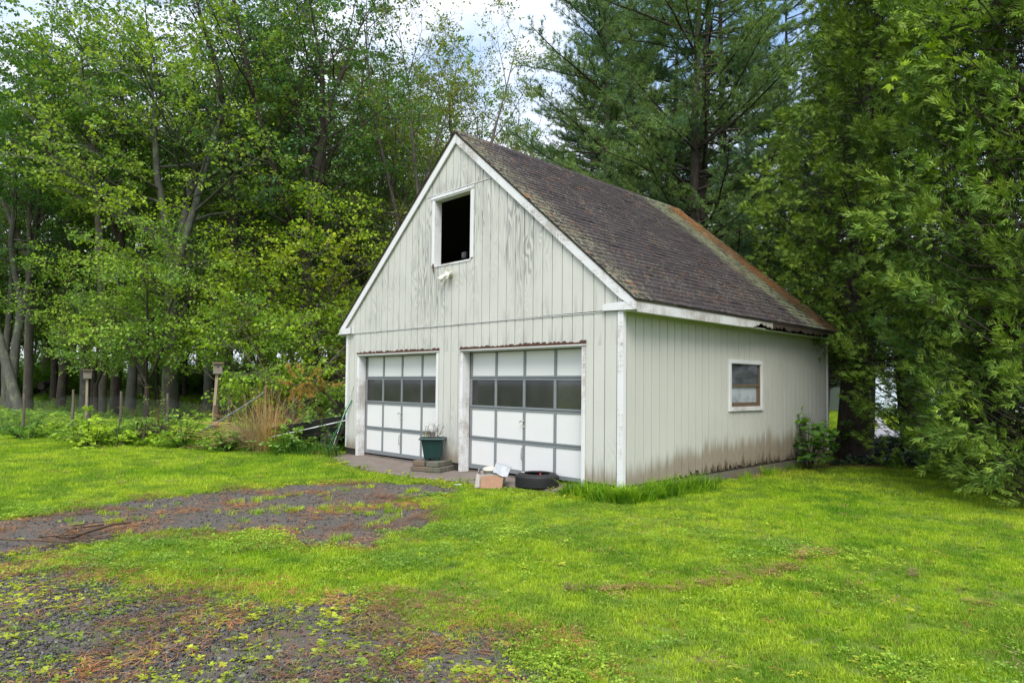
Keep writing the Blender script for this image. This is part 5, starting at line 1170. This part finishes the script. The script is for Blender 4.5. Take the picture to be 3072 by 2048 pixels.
# ivy bed under the cedars
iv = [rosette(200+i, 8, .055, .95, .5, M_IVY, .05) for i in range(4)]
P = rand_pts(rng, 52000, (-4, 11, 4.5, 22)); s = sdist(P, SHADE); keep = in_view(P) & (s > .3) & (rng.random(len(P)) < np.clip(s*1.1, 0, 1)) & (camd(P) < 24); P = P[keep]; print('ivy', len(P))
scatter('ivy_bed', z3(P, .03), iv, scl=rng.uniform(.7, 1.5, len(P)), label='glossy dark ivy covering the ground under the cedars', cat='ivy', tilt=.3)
P = rand_pts(rng, 1500, (1.2, 7.5, 2.6, 8)); s = sdist(P, SHADE); P = P[(np.abs(s-.05) < .3) & in_view(P)]
scatter('shade_weeds', z3(P), [rosette(210+i, 7, .15, .42, 1.0, M_UNDER) for i in range(2)]+[blades(215, 22, .3, .01, .07, .8, mat=M_UNDER)], scl=rng.uniform(.4, 1.1, len(P)), tint=rng.random(len(P))*.5, label='broad-leaved weeds along the front of the cedars', cat='weeds')

# ------------------------------------------------------------------ fence and yard things on the left
def pxz(u, v, d):
    """world point seen at picture (u, v), d metres deep"""
    p = CAM+(_D+_R2*((u-1536)/FPX)-_U2*((v-1079.9)/FPX))*d; return np.array(p)
FP = [np.array(stand(u, d)) for u, d in ((-260, 27.6), (-80, 25.2), (74, 23.4), (220, 21.9), (365, 20.6), (505, 19.6), (690, 18.6), (880, 18.0))]
fn = thing('chain_link_fence', (FP[4][0], FP[4][1], -.18), 'sagging chain-link fence on rough wooden posts at the edge of the wood', 'fence')
M_POST = barkmat('weathered_post', (.07, .055, .045), (.20, .16, .13), .2); M_WIRE = plain('fence_wire', (.11, .12, .12), .6, .3)
rr = random.Random(4); tops = []
for i, p in enumerate(FP):
    zg = float(gz(*p)); h = 1.22+rr.uniform(-.05, .1); l = rr.uniform(-.05, .05); b = MB()
    b.tube([(p[0], p[1], zg-.2), (p[0]+l*.3, p[1], zg+.4), (p[0]+l*.8, p[1]+.01, zg+.85), (p[0]+l, p[1], zg+h)], [.040, .036, .038, .030], 8); b.build('post', M_POST, fn); tops.append(zg+h-.13)
b = MB()
V, F = [], []
grp = []
for (p, q), (za, zb) in zip(zip(FP, FP[1:]), zip(tops, tops[1:])):
    L = np.linalg.norm(q-p); nn_ = int(L/.10); Hh = 1.08; zg = float(gz(*p))
    def X_(s, z):
        t = np.clip(s/L, 0, 1); sag = .10*math.sin(math.pi*t)*(rr_s); zt = za+(zb-za)*t-sag; c = p+(q-p)*t; return (c[0]+.05, c[1]+.02*math.sin(6*t), zt-(1-z/Hh)*Hh)
    rr_s = rr.uniform(.3, 1.6)
    for k in range(-int(Hh/.10), nn_+1):
        for dirn in (1, -1):
            s0, s1 = k*.10, k*.10+Hh; z0, z1 = 0., Hh
            if s1 <= 0 or s0 >= L: continue
            if s0 < 0: z0 = -s0; s0 = 0
            if s1 > L: z1 -= (s1-L); s1 = L
            if dirn < 0: z0, z1 = Hh-z0, Hh-z1
            grp.append((np.array([X_(s0+(s1-s0)*t, z0+(z1-z0)*t) for t in (0, .33, .66, 1)]), np.full(4, .0028)))
wv = tubes_np(grp, 3); fo = np.array([FP[4][0], FP[4][1], -.18])
o = link_mesh('wire_mesh', raw_mesh('wire_mesh', wv[0]-fo, [(wv[1], 0)], [M_WIRE]), fn); o['kind'] = 'stuff'
M_OLDW = plain('old_grey_board', (.20, .175, .14), .85, var=.3, scale=14, bump=.4); M_PILE = barkmat('brown_pile', (.06, .04, .028), (.16, .11, .075), .05)
def birdhouse(u, vtop, vbot, d, wpx, ub, zpile, label, hole=True):
    a, c = pxz(u, vtop, d), pxz(u, vbot, d); w_ = wpx/FPX*d; zg = float(gz(a[0], a[1])); t = thing('birdhouse', (a[0], a[1], zg), label, 'birdhouse'); ub_ = pxz(ub, vbot, d)
    Mx = Matrix.Translation((c[0], c[1], c[2])) @ Matrix.Rotation(YAW+.5, 4, 'Z'); h = a[2]-c[2]; x = w_*.42
    for nm, q0, q1 in (('front_board', (-x, -x, 0), (x, -x+.02, h*.9)), ('back_board', (-x, x-.02, -.02), (x, x, h*1.0)), ('side_board', (-x, -x+.02, .01), (-x+.02, x-.02, h*.93)), ('side_board', (x-.02, -x+.02, .01), (x, x-.02, h*.93)), ('floor_board', (-x+.02, -x+.02, .005), (x-.02, x-.02, .02))):
        b = MB(); b.box(q0, q1, Mx); b.build(nm, M_OLDW, t, bevel=.003)
    b = MB(); b.prism([(-x-.05, h*.90), (-x-.05, h*.93), (x+.02, h*1.06), (x+.02, h*1.02)], 'x', -x-.03, x+.03); b.v = [tuple(Mx @ Vector(v)) for v in b.v]; b.build('roof_board', plain('roof_board_wood', (.13, .085, .06), .9), t, bevel=.003)
    if hole:
        b = MB(); b.lathe([(0, 0), (.022, 0)], n=14, M=Mx @ Matrix.Translation((0, -x-.002, h*.62)) @ Matrix.Rotation(R(90), 4, 'X')); b.build('entrance_hole', M_BLACKP, t)
    b = MB(); b.box((-.035, -.02, 0), (.035, .02, 1), None); k = np.array([ub_[0], ub_[1]])
    top_, bot_ = Vector((a[0], a[1], c[2]+.02)), Vector((ub_[0], ub_[1], zg+zpile-.3)); S = bot_-top_
    b.v = [tuple(top_+S*(1-v[2])+Vector((_c, _s, 0))*v[0]+Vector((-_s, _c, 0))*v[1]) for v in b.v]; b.build('post', plain('pale_lumber', (.27, .215, .15), .85, var=.25), t)
    b = MB(); b.tube([(ub_[0], ub_[1]+.05, zg-.2), (ub_[0], ub_[1]+.05, zg+zpile*.5), (ub_[0], ub_[1]+.05, zg+zpile)], [.075, .072, .07], 12); b.build('pile', M_PILE, t)
birdhouse(653, 1088, 1121, 16.6, 28, 645, .98, 'grey wooden birdhouse on a post strapped to a round brown pile')
birdhouse(263, 1109, 1135, 20.2, 26, 264, .55, 'weathered birdhouse on a pale post farther left among the leaves', False)
# old pump post and leaning pipe
a = pxz(797, 1157, 16.3); b = MB(); zg = -.2
b.tube([(a[0], a[1], zg), (a[0], a[1], 1.02)], .032, 10); b.tube([(a[0], a[1], 1.0), (a[0], a[1], 1.09)], [.04, .036], 10); b.tube([(a[0], a[1], 1.09), (a[0], a[1], 1.20), (a[0], a[1], a[2]-.02), (a[0], a[1], a[2])], [.03, .045, .035, .012], 10)
tag(b.build('metal_post', plain('rusted_metal', (.10, .06, .045), .6, .4, .5), None, loc=(a[0], a[1], -.18)), 'rusty round-topped metal post standing in the dry grass', 'post')
p0, p1 = pxz(792, 1178, 16.5), pxz(640, 1273, 16.2); b = MB(); b.tube([p0, (p0+p1)/2+[0, 0, -.02], p1, pxz(590, 1302, 16.0)], .022, 8)
tag(b.build('fallen_pipe', plain('blue_grey_pipe', (.10, .125, .14), .45), None, loc=tuple(p1)), 'blue-grey pipe leaning from the rusty post down to the ground', 'pipe')
# fallen log in the wood
a, c = pxz(122, 1158, 36), pxz(192, 1143, 38); b = MB(); b.tube([a, (a+c)/2+[0, 0, .05], c], [.2, .17, .13], 10); tag(b.build('fallen_log', M_BARKD, None, loc=tuple(a)), 'dark fallen log lying between trunks in the wood', 'log')
# dry ornamental grass
def reed(name, loc, n, H, rad, lean, mat, label, cat, tnt, w_=.007, seed=1):
    rng = np.random.default_rng(seed); V, F = [], []
    for i in range(n):
        a = rng.uniform(0, 6.28); r_ = rad*math.sqrt(rng.random()); b0 = np.array([r_*math.cos(a), r_*math.sin(a), -.02]); az = a+rng.normal()*.6; h = H*rng.uniform(.35, 1.1)*(1 if rng.random() < .75 else .7); le = lean*rng.random()**1.6*(1.+r_/rad); o_ = np.array([math.cos(az), math.sin(az), 0]); s = np.array([-o_[1], o_[0], 0])*w_/2; k = len(V)
        for j in range(5):
            t = j/4; c = b0+o_*le*h*t**1.7+np.array([0, 0, h*t*(1-.35*le*t)]); ww = (1-.75*t); V += [c-s*ww, c+s*ww]
        F += [(k+2*j, k+2*j+1, k+2*j+3, k+2*j+2) for j in range(4)]
    t = thing(name, (loc[0], loc[1], float(gz(*loc))), label, cat); o = link_mesh('stalks', raw_mesh('stalks', V, [(np.array(F), 0)], [mat]), t); o['kind'] = 'stuff'; o.color = (*tnt, 1); return t
M_REED = leafmat('dry_reed', (1, 1, 1), .4, .15, .2, .0)
gl = stand(800, 16.3)
t = reed('ornamental_grass', gl, 850, 1.55, .45, .95, M_REED, 'tall clump of dry orange-brown ornamental grass by the wood edge', 'grass clump', (.44, .28, .12), .008, 3)
rng = np.random.default_rng(5); grp = []
for i in range(90):
    b0 = np.array([gl[0], gl[1], -.15])+rng.normal(size=3)*[.15, .15, 0]; dr = np.array([-_c, -_s, 0])*rng.uniform(.5, 1.5)+np.array([.3, -.55, 0])*rng.uniform(0, 1.2)+np.array([0, 0, rng.uniform(.05, .75)])
    e = b0+dr*rng.uniform(.7, 1.15); m = (b0+e)/2+[0, 0, rng.uniform(.08, .3)]; grp.append((np.array([b0, m, e]), np.array([.005, .004, .002])))
wv = tubes_np(grp, 3); o_ = np.array([gl[0], gl[1], float(gz(*gl))]); o = link_mesh('flopped_stalks', raw_mesh('flopped_stalks', wv[0]-o_, [(wv[1], 0)], [M_REED]), t); o['kind'] = 'stuff'; o.color = (.46, .30, .14, 1)
reed('grass_clump', stand(860, 15.6), 420, .62, .35, .7, M_UNDER if False else M_LEAF, 'low clump of long green grass at the foot of the dry reeds', 'grass clump', (.10, .22, .03), .010, 8)
reed('grass_clump', stand(940, 15.2), 420, .42, .45, .8, M_LEAF, 'long green grass below the black cart', 'grass clump', (.09, .20, .03), .010, 9)
reed('grass_clump', stand(1000, 14.8), 200, .34, .3, .8, M_LEAF, 'uncut grass at the foot of the left garage corner', 'grass clump', (.13, .26, .03), .008, 10)
# leafy shrubs along the edge
def shrub(name, seed, u, d, H, rad, leaf, n_, color, label, cat='shrub', wd=.62, bark=M_BARKD, up=.7, nl=16, group=None):
    rng = np.random.default_rng(seed); st, CC, DD, NN, LL = [], [], [], [], []
    for i in range(n_):
        az = rng.uniform(0, 6.28); o_ = np.array([math.cos(az), math.sin(az), 0.]); p, _ = curve(rng, rng.normal(size=3)*[.06, .06, 0]+[0, 0, -.05], unit(o_*rad/H*rng.uniform(.2, 1.3)+np.array([0, 0, up])), H*rng.uniform(.6, 1.1), 6, -.09, .12); st.append((p, np.linspace(.013, .003, 6)))
        for q in range(5):
            c, dd = along(p, .25+.7*q/5); sp, _ = curve(rng, c, unit(dd*.5+rng.normal(size=3)*.6), rng.uniform(.2, .45)*H*.5, 3, -.1, .1); st.append((np.array([along(sp, x)[0] for x in np.linspace(0, 1, 6)]), np.linspace(.006, .002, 6)))
            m = nl//2
            for j in range(m):
                cc, d2 = along(sp, (j+.6)/m*.99); s_ = 1 if j % 2 else -1; CC.append(cc); DD.append(unit(d2*.4+s_*unit(np.cross(d2, [0, 0, 1.]))+rng.normal(size=3)*.2+[0, 0, -.15])); NN.append(unit(np.array([0, 0, 1.])+rng.normal(size=3)*.35)); LL.append(leaf*rng.uniform(.6, 1.2))
    V, F = kites(np.array(CC), np.array(DD), np.array(NN), np.array(LL), wd); wv = tubes_np(st, 3)
    x, y = stand(u, d); t = thing(name, (x, y, float(gz(x, y))), label, cat, group); link_mesh('stems', raw_mesh('stems', wv[0], [(wv[1], 0)], [bark]), t); o = link_mesh('leaves', raw_mesh('leaves', V, [(F, 0)], [M_LEAF]), t); o['kind'] = 'stuff'; o.color = (*color, 1); return t
shrub('leafy_shrub', 1, 282, 18.6, 1.15, .95, .12, 15, (.32, .46, .05), 'bright yellow-green round-leaved shrub in front of the farther birdhouse', wd=.8)
shrub('leafy_shrub', 2, 345, 18.2, .95, .7, .11, 10, (.27, .42, .05), 'small bright shrub at the third fence post', wd=.8)
shrub('leafy_shrub', 3, 90, 21.5, .9, .8, .10, 12, (.17, .32, .05), 'green shrub at the fence near the left edge')
shrub('leafy_shrub', 4, 550, 17.3, 1.3, .5, .11, 9, (.20, .36, .05), 'upright leafy sprout beside the brush pile')
shrub('leafy_shrub', 5, 690, 16.2, .85, .8, .10, 14, (.20, .36, .05), 'low leafy shrub at the foot of the brown pile')
shrub('viburnum_bush', 6, 872, 15.6, .95, .8, .11, 20, (.24, .41, .10), 'pale green leafy bush growing in front of the black cart')
shrub('viburnum_bush', 7, 985, 17.2, 1.35, .9, .11, 18, (.20, .37, .09), 'leafy bush covering the top of the black cart')
shrub('viburnum_bush', 8, 930, 17.8, 1.35, 1.0, .10, 18, (.17, .32, .07), 'leafy bush standing behind the black cart')
shrub('leafy_weed', 9, 1005, 14.5, .95, .25, .10, 5, (.16, .30, .07), 'narrow-leaved weed by the left garage corner', 'weed', .2)
shrub('leafy_shrub', 10, 480, 19.0, 1.9, 1.0, .07, 9, (.17, .29, .06), 'half-bare brown-stemmed shrub in front of the big maple', bark=plain('red_brown_stem', (.12, .055, .03), .8))
shrub('leafy_shrub', 11, 720, 17.4, 1.5, .6, .08, 7, (.27, .40, .03), 'yellow-green feathery sprout above the leaning pipe', wd=.35)
shrub('sapling', 12, 2428, 14.2, 1.45, .38, .16, 9, (.13, .27, .05), 'young maple sapling against the far end of the side wall', 'sapling', wd=.95, nl=12)
shrub('sapling', 13, 2500, 16.2, 1.1, .35, .12, 4, (.08, .17, .04), 'dark leafy shoots at the rear corner of the garage', 'sapling', wd=.8)
# brush pile and dead pine bough
def brush(name, u, d, n, L, H, label, mat, seed, cat='brush'):
    rng = np.random.default_rng(seed); grp = []
    for i in range(n):
        b0 = np.array([rng.normal()*L*.4, rng.normal()*L*.25, rng.random()*H*.6]); dr = unit(rng.normal(size=3)*[1, .6, .45]+[0, 0, .12])*L*rng.uniform(.3, 1); grp.append((np.array([b0-dr*.5, b0+rng.normal(size=3)*.05, b0+dr*.5+[0, 0, .05]]), np.array([1, .7, .25])*rng.uniform(.006, .022)))
    wv = tubes_np(grp, 4); x, y = stand(u, d); t = thing(name, (x, y, float(gz(x, y))), label, cat, rz=YAW); o = link_mesh('branches', raw_mesh('branches', wv[0], [(wv[1], 0)], [mat]), t); o['kind'] = 'stuff'; return t
brush('brush_pile', 470, 18.6, 70, 1.0, .75, 'dark tangled pile of cut branches below the big maple', M_BARKD, 21)
brush('brush_pile', 575, 18.9, 40, .8, .4, 'smaller heap of brown sticks right of the dark brush pile', M_PILE, 22)
brush('brush_pile', 975, 18.8, 50, 1.1, 1.0, 'dead brown branches piled left of the garage wall', M_PILE, 23)
rng = np.random.default_rng(31); TC, TD = [], []; grp = []
b0 = np.array(pxz(1010, 1215, 18.0)); e0 = np.array(pxz(880, 1160, 17.6)); main = np.array([b0+(e0-b0)*t+[0, 0, .25*math.sin(3*t)] for t in np.linspace(0, 1, 6)]); grp.append((main, np.linspace(.03, .008, 6)))
for q in range(26):
    c, dd = along(main, .2+.8*q/26); sd = unit(dd*.7+rng.normal(size=3)*.7+[0, 0, -.1]); sp, _ = curve(rng, c, sd, rng.uniform(.3, .7), 6, -.05, .1); grp.append((sp, np.linspace(.008, .003, 6)))
    m = 16; tt = rng.uniform(.3, 1, m); TC.append(sp[0]+(sp[-1]-sp[0])*tt[:, None]); TD.append(unit(np.tile(sd, (m, 1))+rng.normal(size=(m, 3))*.4+[0, 0, -.5]))
TC, TD = np.concatenate(TC), np.concatenate(TD); K = 10; n = len(TC); dirs = unit(TD[:, None]+rng.normal(size=(n, K, 3))*.4); s = unit(np.cross(dirs, rng.normal(size=(n, K, 3))))*.005; c = np.repeat(TC[:, None], K, 1); V = np.stack([c-s, c+s, c+dirs*.13], 2).reshape(-1, 3)
t = thing('dead_pine_bough', tuple(b0), 'dead pine bough with drooping brown needles left of the garage', 'branch'); wv = tubes_np(grp, 4); link_mesh('branch', raw_mesh('branch', wv[0]-b0, [(wv[1], 0)], [M_BARKD]), t); o = link_mesh('needles', raw_mesh('needles', V-b0, [(np.arange(len(V)).reshape(-1, 3), 0)], [M_REED]), t); o['kind'] = 'stuff'; o.color = (.36, .25, .06, 1)
# sticks on the drive
def stick(pts, r, label, twigs=0, seed=0):
    rng = random.Random(seed); b = MB(); P_ = [Vector(p) for p in pts]; b.tube(P_, [r*(1-.6*i/(len(P_)-1)) for i in range(len(P_))], 6)
    for k in range(twigs):
        i = rng.randrange(1, len(P_)); b.tube([P_[i], P_[i]+Vector((rng.uniform(-.3, .3), rng.uniform(-.3, .3), .03)), P_[i]+Vector((rng.uniform(-.5, .5), rng.uniform(-.5, .5), .02))], [r*.5, r*.35, r*.15], 5)
    tag(b.build('fallen_branch', M_PILE, None, loc=pts[0]), label, 'branch')
stick([(-2.02, -6.08, -.14), (-2.15, -5.9, -.12), (-2.26, -5.65, -.10), (-2.40, -5.44, -.13)], .020, 'short thick brown stick lying on the asphalt strip', 1, 2)
stick([(-2.45, -6.65, -.12), (-2.1, -6.5, -.10), (-1.93, -6.3, -.11), (-1.80, -6.12, -.13)], .014, 'forked fallen branch at the left edge of the drive', 3, 5)
stick([(-2.42, -5.7, -.12), (-2.30, -6.0, -.10), (-2.0, -6.2, -.11), (-1.75, -6.0, -.13)], .009, 'thin curved twig lying beside the forked branch', 2, 6)
stick([(-3.62, -2.45, -.15), (-3.2, -2.0, -.14)], .010, 'thin straight stick at the far edge of the drive', 0, 7)
b = MB(); b.box((-.055, -.010, 0), (.055, .010, .008), Matrix.Translation((-2.3, -1.02, -.14)) @ Matrix.Rotation(1.0, 4, 'Z')); tag(b.build('paint_stirrer', M_TRIM, None, loc=(-2.3, -1.02, -.14)), 'short pale strip of wood on the ground left of the cardboard box', 'stick')

# ------------------------------------------------------------------ what shows through beyond the cedars
gx, gy = np.arange(-14, 2, .3), np.arange(11, 40, .3); X, Y = np.meshgrid(gx, gy); Q = np.stack([X.ravel(), Y.ravel()], 1)
PTH = [stand(*q) for q in ((2585, 22.5), (2760, 21.5), (2740, 26), (2665, 31), (2640, 40), (2595, 40), (2600, 34), (2625, 30), (2600, 27))]
mk = sdist(Q, PTH) > 0; idx = np.arange(len(Q)).reshape(len(gy), len(gx)); Fd = np.stack([idx[:-1, :-1], idx[:-1, 1:], idx[1:, 1:], idx[1:, :-1]], -1).reshape(-1, 4); Fd = Fd[mk[Fd].all(1)]; use = np.unique(Fd); rem = np.zeros(len(Q), int); rem[use] = np.arange(len(use))
tag(link_mesh('path', raw_mesh('path', np.column_stack([Q, gsurf(Q)+.03])[use], [(rem[Fd], 0)], [concrete('pale_path', (.40, .40, .42), .05)])), kind='structure')
P = np.array([stand(u, d) for u, d in zip(RNG.uniform(2440, 2700, 9000), RNG.uniform(24, 43, 9000))]); P = P[sdist(P, PTH) < 0]
scatter('neighbour_lawn', z3(P), fine, scl=RNG.uniform(1, 1.8, len(P)), tint=RNG.random(len(P))*.3+.6, label='bright strip of lawn beyond the garage and cedars', cat='grass')
M_BLUEW = paint('pale_blue_siding', (.52, .60, .68), .05); M_REDW = plain('redwood_stain', (.22, .075, .045), .7, var=.25)
def frame_at(u, d, rz=YAW): x, y = stand(u, d); return Matrix.Translation((x, y, float(gz(x, y)))) @ Matrix.Rotation(rz, 4, 'Z'), (x, y, float(gz(x, y)))
Mh, lh = frame_at(2735, 37); hs = thing('neighbour_house', lh, 'pale blue-white clapboard house glimpsed through the cedars', 'house')
b = MB(); b.box((-2.1, .02, -.2), (5.5, 6, 5.4), Mh); b.build('wall', M_BLUEW, hs)
for i in range(26):
    b = MB(); z = .35+i*.19; b.prism([(-.012, z), (0.018, z+.185), (.018, z)], 'x', -2.1, 5.5); b.v = [tuple(Mh @ Vector((v[0], v[1], v[2]))) for v in b.v]; b.build('clapboard', M_BLUEW, hs)
b = MB(); b.box((-2.18, -.05, .1), (-2.0, .1, 5.3), Mh); b.build('corner_board', M_TRIMNEW, hs)
b = MB(); b.prism([(-.5, 5.3), (3, 8), (6.5, 5.3)], 'x', -2.5, 5.9); b.v = [tuple(Mh @ Vector(v)) for v in b.v]; b.build('roof', M_SHING, hs)
b = MB(); b.box((.6, -.04, 1.3), (1.7, .0, 2.8), Mh); b.build('window', M_TRIMNEW, hs)
for x in (.7, 1.2):
    b = MB(); b.box((x, -.05, 1.4), (x+.42, -.041, 2.7), Mh); b.build('window_pane', M_BLACKP, hs)
Mg, lg = frame_at(2560, 48); gh = thing('white_outbuilding', lg, 'white outbuilding wall left of the blue-white house', 'building')
b = MB(); b.box((-.7, 0, -.2), (3.2, 4, 3.4), Mg); b.build('wall', M_TRIMNEW, gh); b = MB(); b.prism([(-.4, 3.4), (2, 4.9), (4.4, 3.4)], 'x', -.9, 3.4); b.v = [tuple(Mg @ Vector(v)) for v in b.v]; b.build('roof', M_SHING, gh)
b = MB(); b.box((.6, -.03, -.1), (2.6, -.002, 2.2), Mg); b.build('door', M_DGREY, gh)
Mw, lw_ = frame_at(2505, 43); pw_ = thing('planter_wall', lw_, 'low tan block wall behind the black fence', 'wall')
for r_ in range(4):
    for c_ in range(9):
        b = MB(); x = -2.2+c_*.41+(r_ % 2)*.2; b.box((x, 0, -.05+r_*.19), (x+.40, .3, .135+r_*.19), Mw); b.build('block', plain('tan_block', (.40, .33, .24), .9) if r_+c_ == 0 else bpy.data.materials['tan_block'], pw_)
def bag(u, v, d, L, cols, label):
    a = pxz(u, v, d); b = MB(); M_ = Matrix.Translation(tuple(a)) @ Matrix.Rotation(YAW+.1, 4, 'Z'); vs = []; n1_, n2_ = 12, 12
    for i in range(n1_+1):
        t = i/n1_*2-1; rr_b = (1-abs(t)**3.2)**.6
        for k in range(n2_): aa = 2*math.pi*k/n2_; vs.append(M_ @ Vector((t*L/2, math.cos(aa)*.22*rr_b, math.sin(aa)*.15*rr_b+(.03*math.sin(7*t+k)) + .1*(1-abs(t)))))
    b.add(vs, [(i*n2_+k, i*n2_+(k+1) % n2_, (i+1)*n2_+(k+1) % n2_, (i+1)*n2_+k) for i in range(n1_) for k in range(n2_)], True)
    g = G('bag_print', .35); g.col(g.ramp(g.noise(4, 2), [(0, (.75, .78, .8)), (.40, (.7, .75, .8)), (.45, cols), (.62, cols), (.70, (.04, .10, .25))], 'CONSTANT')); tag(b.build('soil_bag', g.m, None, loc=tuple(a)), label, 'bag')
bag(2497, 1174, 42.8, 1.0, (.02, .22, .62), 'blue printed plastic bag on the tan wall next to the garage')
bag(2533, 1173, 42.6, 1.2, (.03, .28, .70), 'blue and white plastic bag on the tan wall beside the cedar trunk')
Md, ld = frame_at(2497, 50); dk = thing('wooden_deck', ld, 'red-brown raised wooden deck with ladder behind the garage', 'deck')
for x in (-1.2, .0, .42): b = MB(); b.box((x, 0, -.2), (x+.11, .11, 4.2), Md); b.build('post', M_REDW, dk)
for i in range(14): b = MB(); b.box((-1.2+i*.11, -.04, 1.55), (-1.2+i*.11+.09, -.01, 2.9), Md); b.build('railing_board', M_REDW, dk)
b = MB(); b.box((-1.4, -.06, 1.4), (.5, 2.2, 1.55), Md); b.build('platform', M_REDW, dk)
for i in range(7): b = MB(); b.box((.11, .02, .1+i*.3), (.42, .07, .16+i*.3), Md); b.build('rung', M_REDW, dk)
b = MB(); b.prism([(-.9, 4.2), (.4, 5.0), (1.7, 4.2)], 'x', -1.5, 1.0); b.v = [tuple(Md @ Vector(v)) for v in b.v]; b.build('canopy', plain('tan_canopy', (.5, .42, .28), .8), dk)
Mf, lf = frame_at(2560, 40.5); bf = thing('black_fence', lf, 'black chain-link fence crossing behind the cedar trunk', 'fence'); M_BLKM = plain('black_metal', (.02, .02, .022), .4, .3)
for x in (-2.6, .9, 1.35, 4.5): b = MB(); b.tube([Mf @ Vector((x, 0, -.2)), Mf @ Vector((x, 0, 1.55))], .035, 8); b.build('post', M_BLKM, bf)
for z in (.75, 1.5): b = MB(); b.tube([Mf @ Vector((-3.5, 0, z)), Mf @ Vector((.9, 0, z))], .025, 6); b.build('rail', M_BLKM, bf)
grp = []
for k in range(-13, 42):
    for dn in (1, -1):
        s0, s1, z0, z1 = k*.11, k*.11+1.4, .08, 1.48
        if s0 < 0: z0 -= s0; s0 = 0
        if s1 > 4.4: z1 -= s1-4.4; s1 = 4.4
        if s1 <= s0: continue
        if dn < 0: z0, z1 = 1.56-z0, 1.56-z1
        grp.append((np.array([tuple(Mf @ Vector((-3.5+s0, 0, z0))), tuple(Mf @ Vector((-3.5+s1, 0, z1)))]), np.full(2, .006)))
wv = tubes_np(grp, 3); o = link_mesh('wire_mesh', raw_mesh('wire_mesh', wv[0]-np.array(lf), [(wv[1], 0)], [M_BLKM]), bf); o['kind'] = 'stuff'
x, y = stand(2606, 21.5); b = MB(); b.tube([(x-.05, y, -.3), (x+.03, y, 1.25)], .035, 8); tag(b.build('steel_post', plain('dull_steel', (.10, .11, .11), .5, .5), None, loc=(x, y, -.18)), 'thin leaning steel post just right of the cedar trunk', 'post')
a, c = pxz(2628, 1222, 34), pxz(2690, 1222, 34.5); a[2] = c[2] = float(gz(a[0], a[1]))+.1; b = MB(); b.tube([a, c], .13, 12); tag(b.build('drain_pipe', plain('green_pipe', (.03, .07, .06), .4), None, loc=tuple(a)), 'dark green pipe lying below the clipped hedge', 'pipe')
shrub('hedge_shrub', 14, 2660, 36, .9, .7, .09, 40, (.20, .36, .05), 'small clipped green shrub at the foot of the blue-white house')
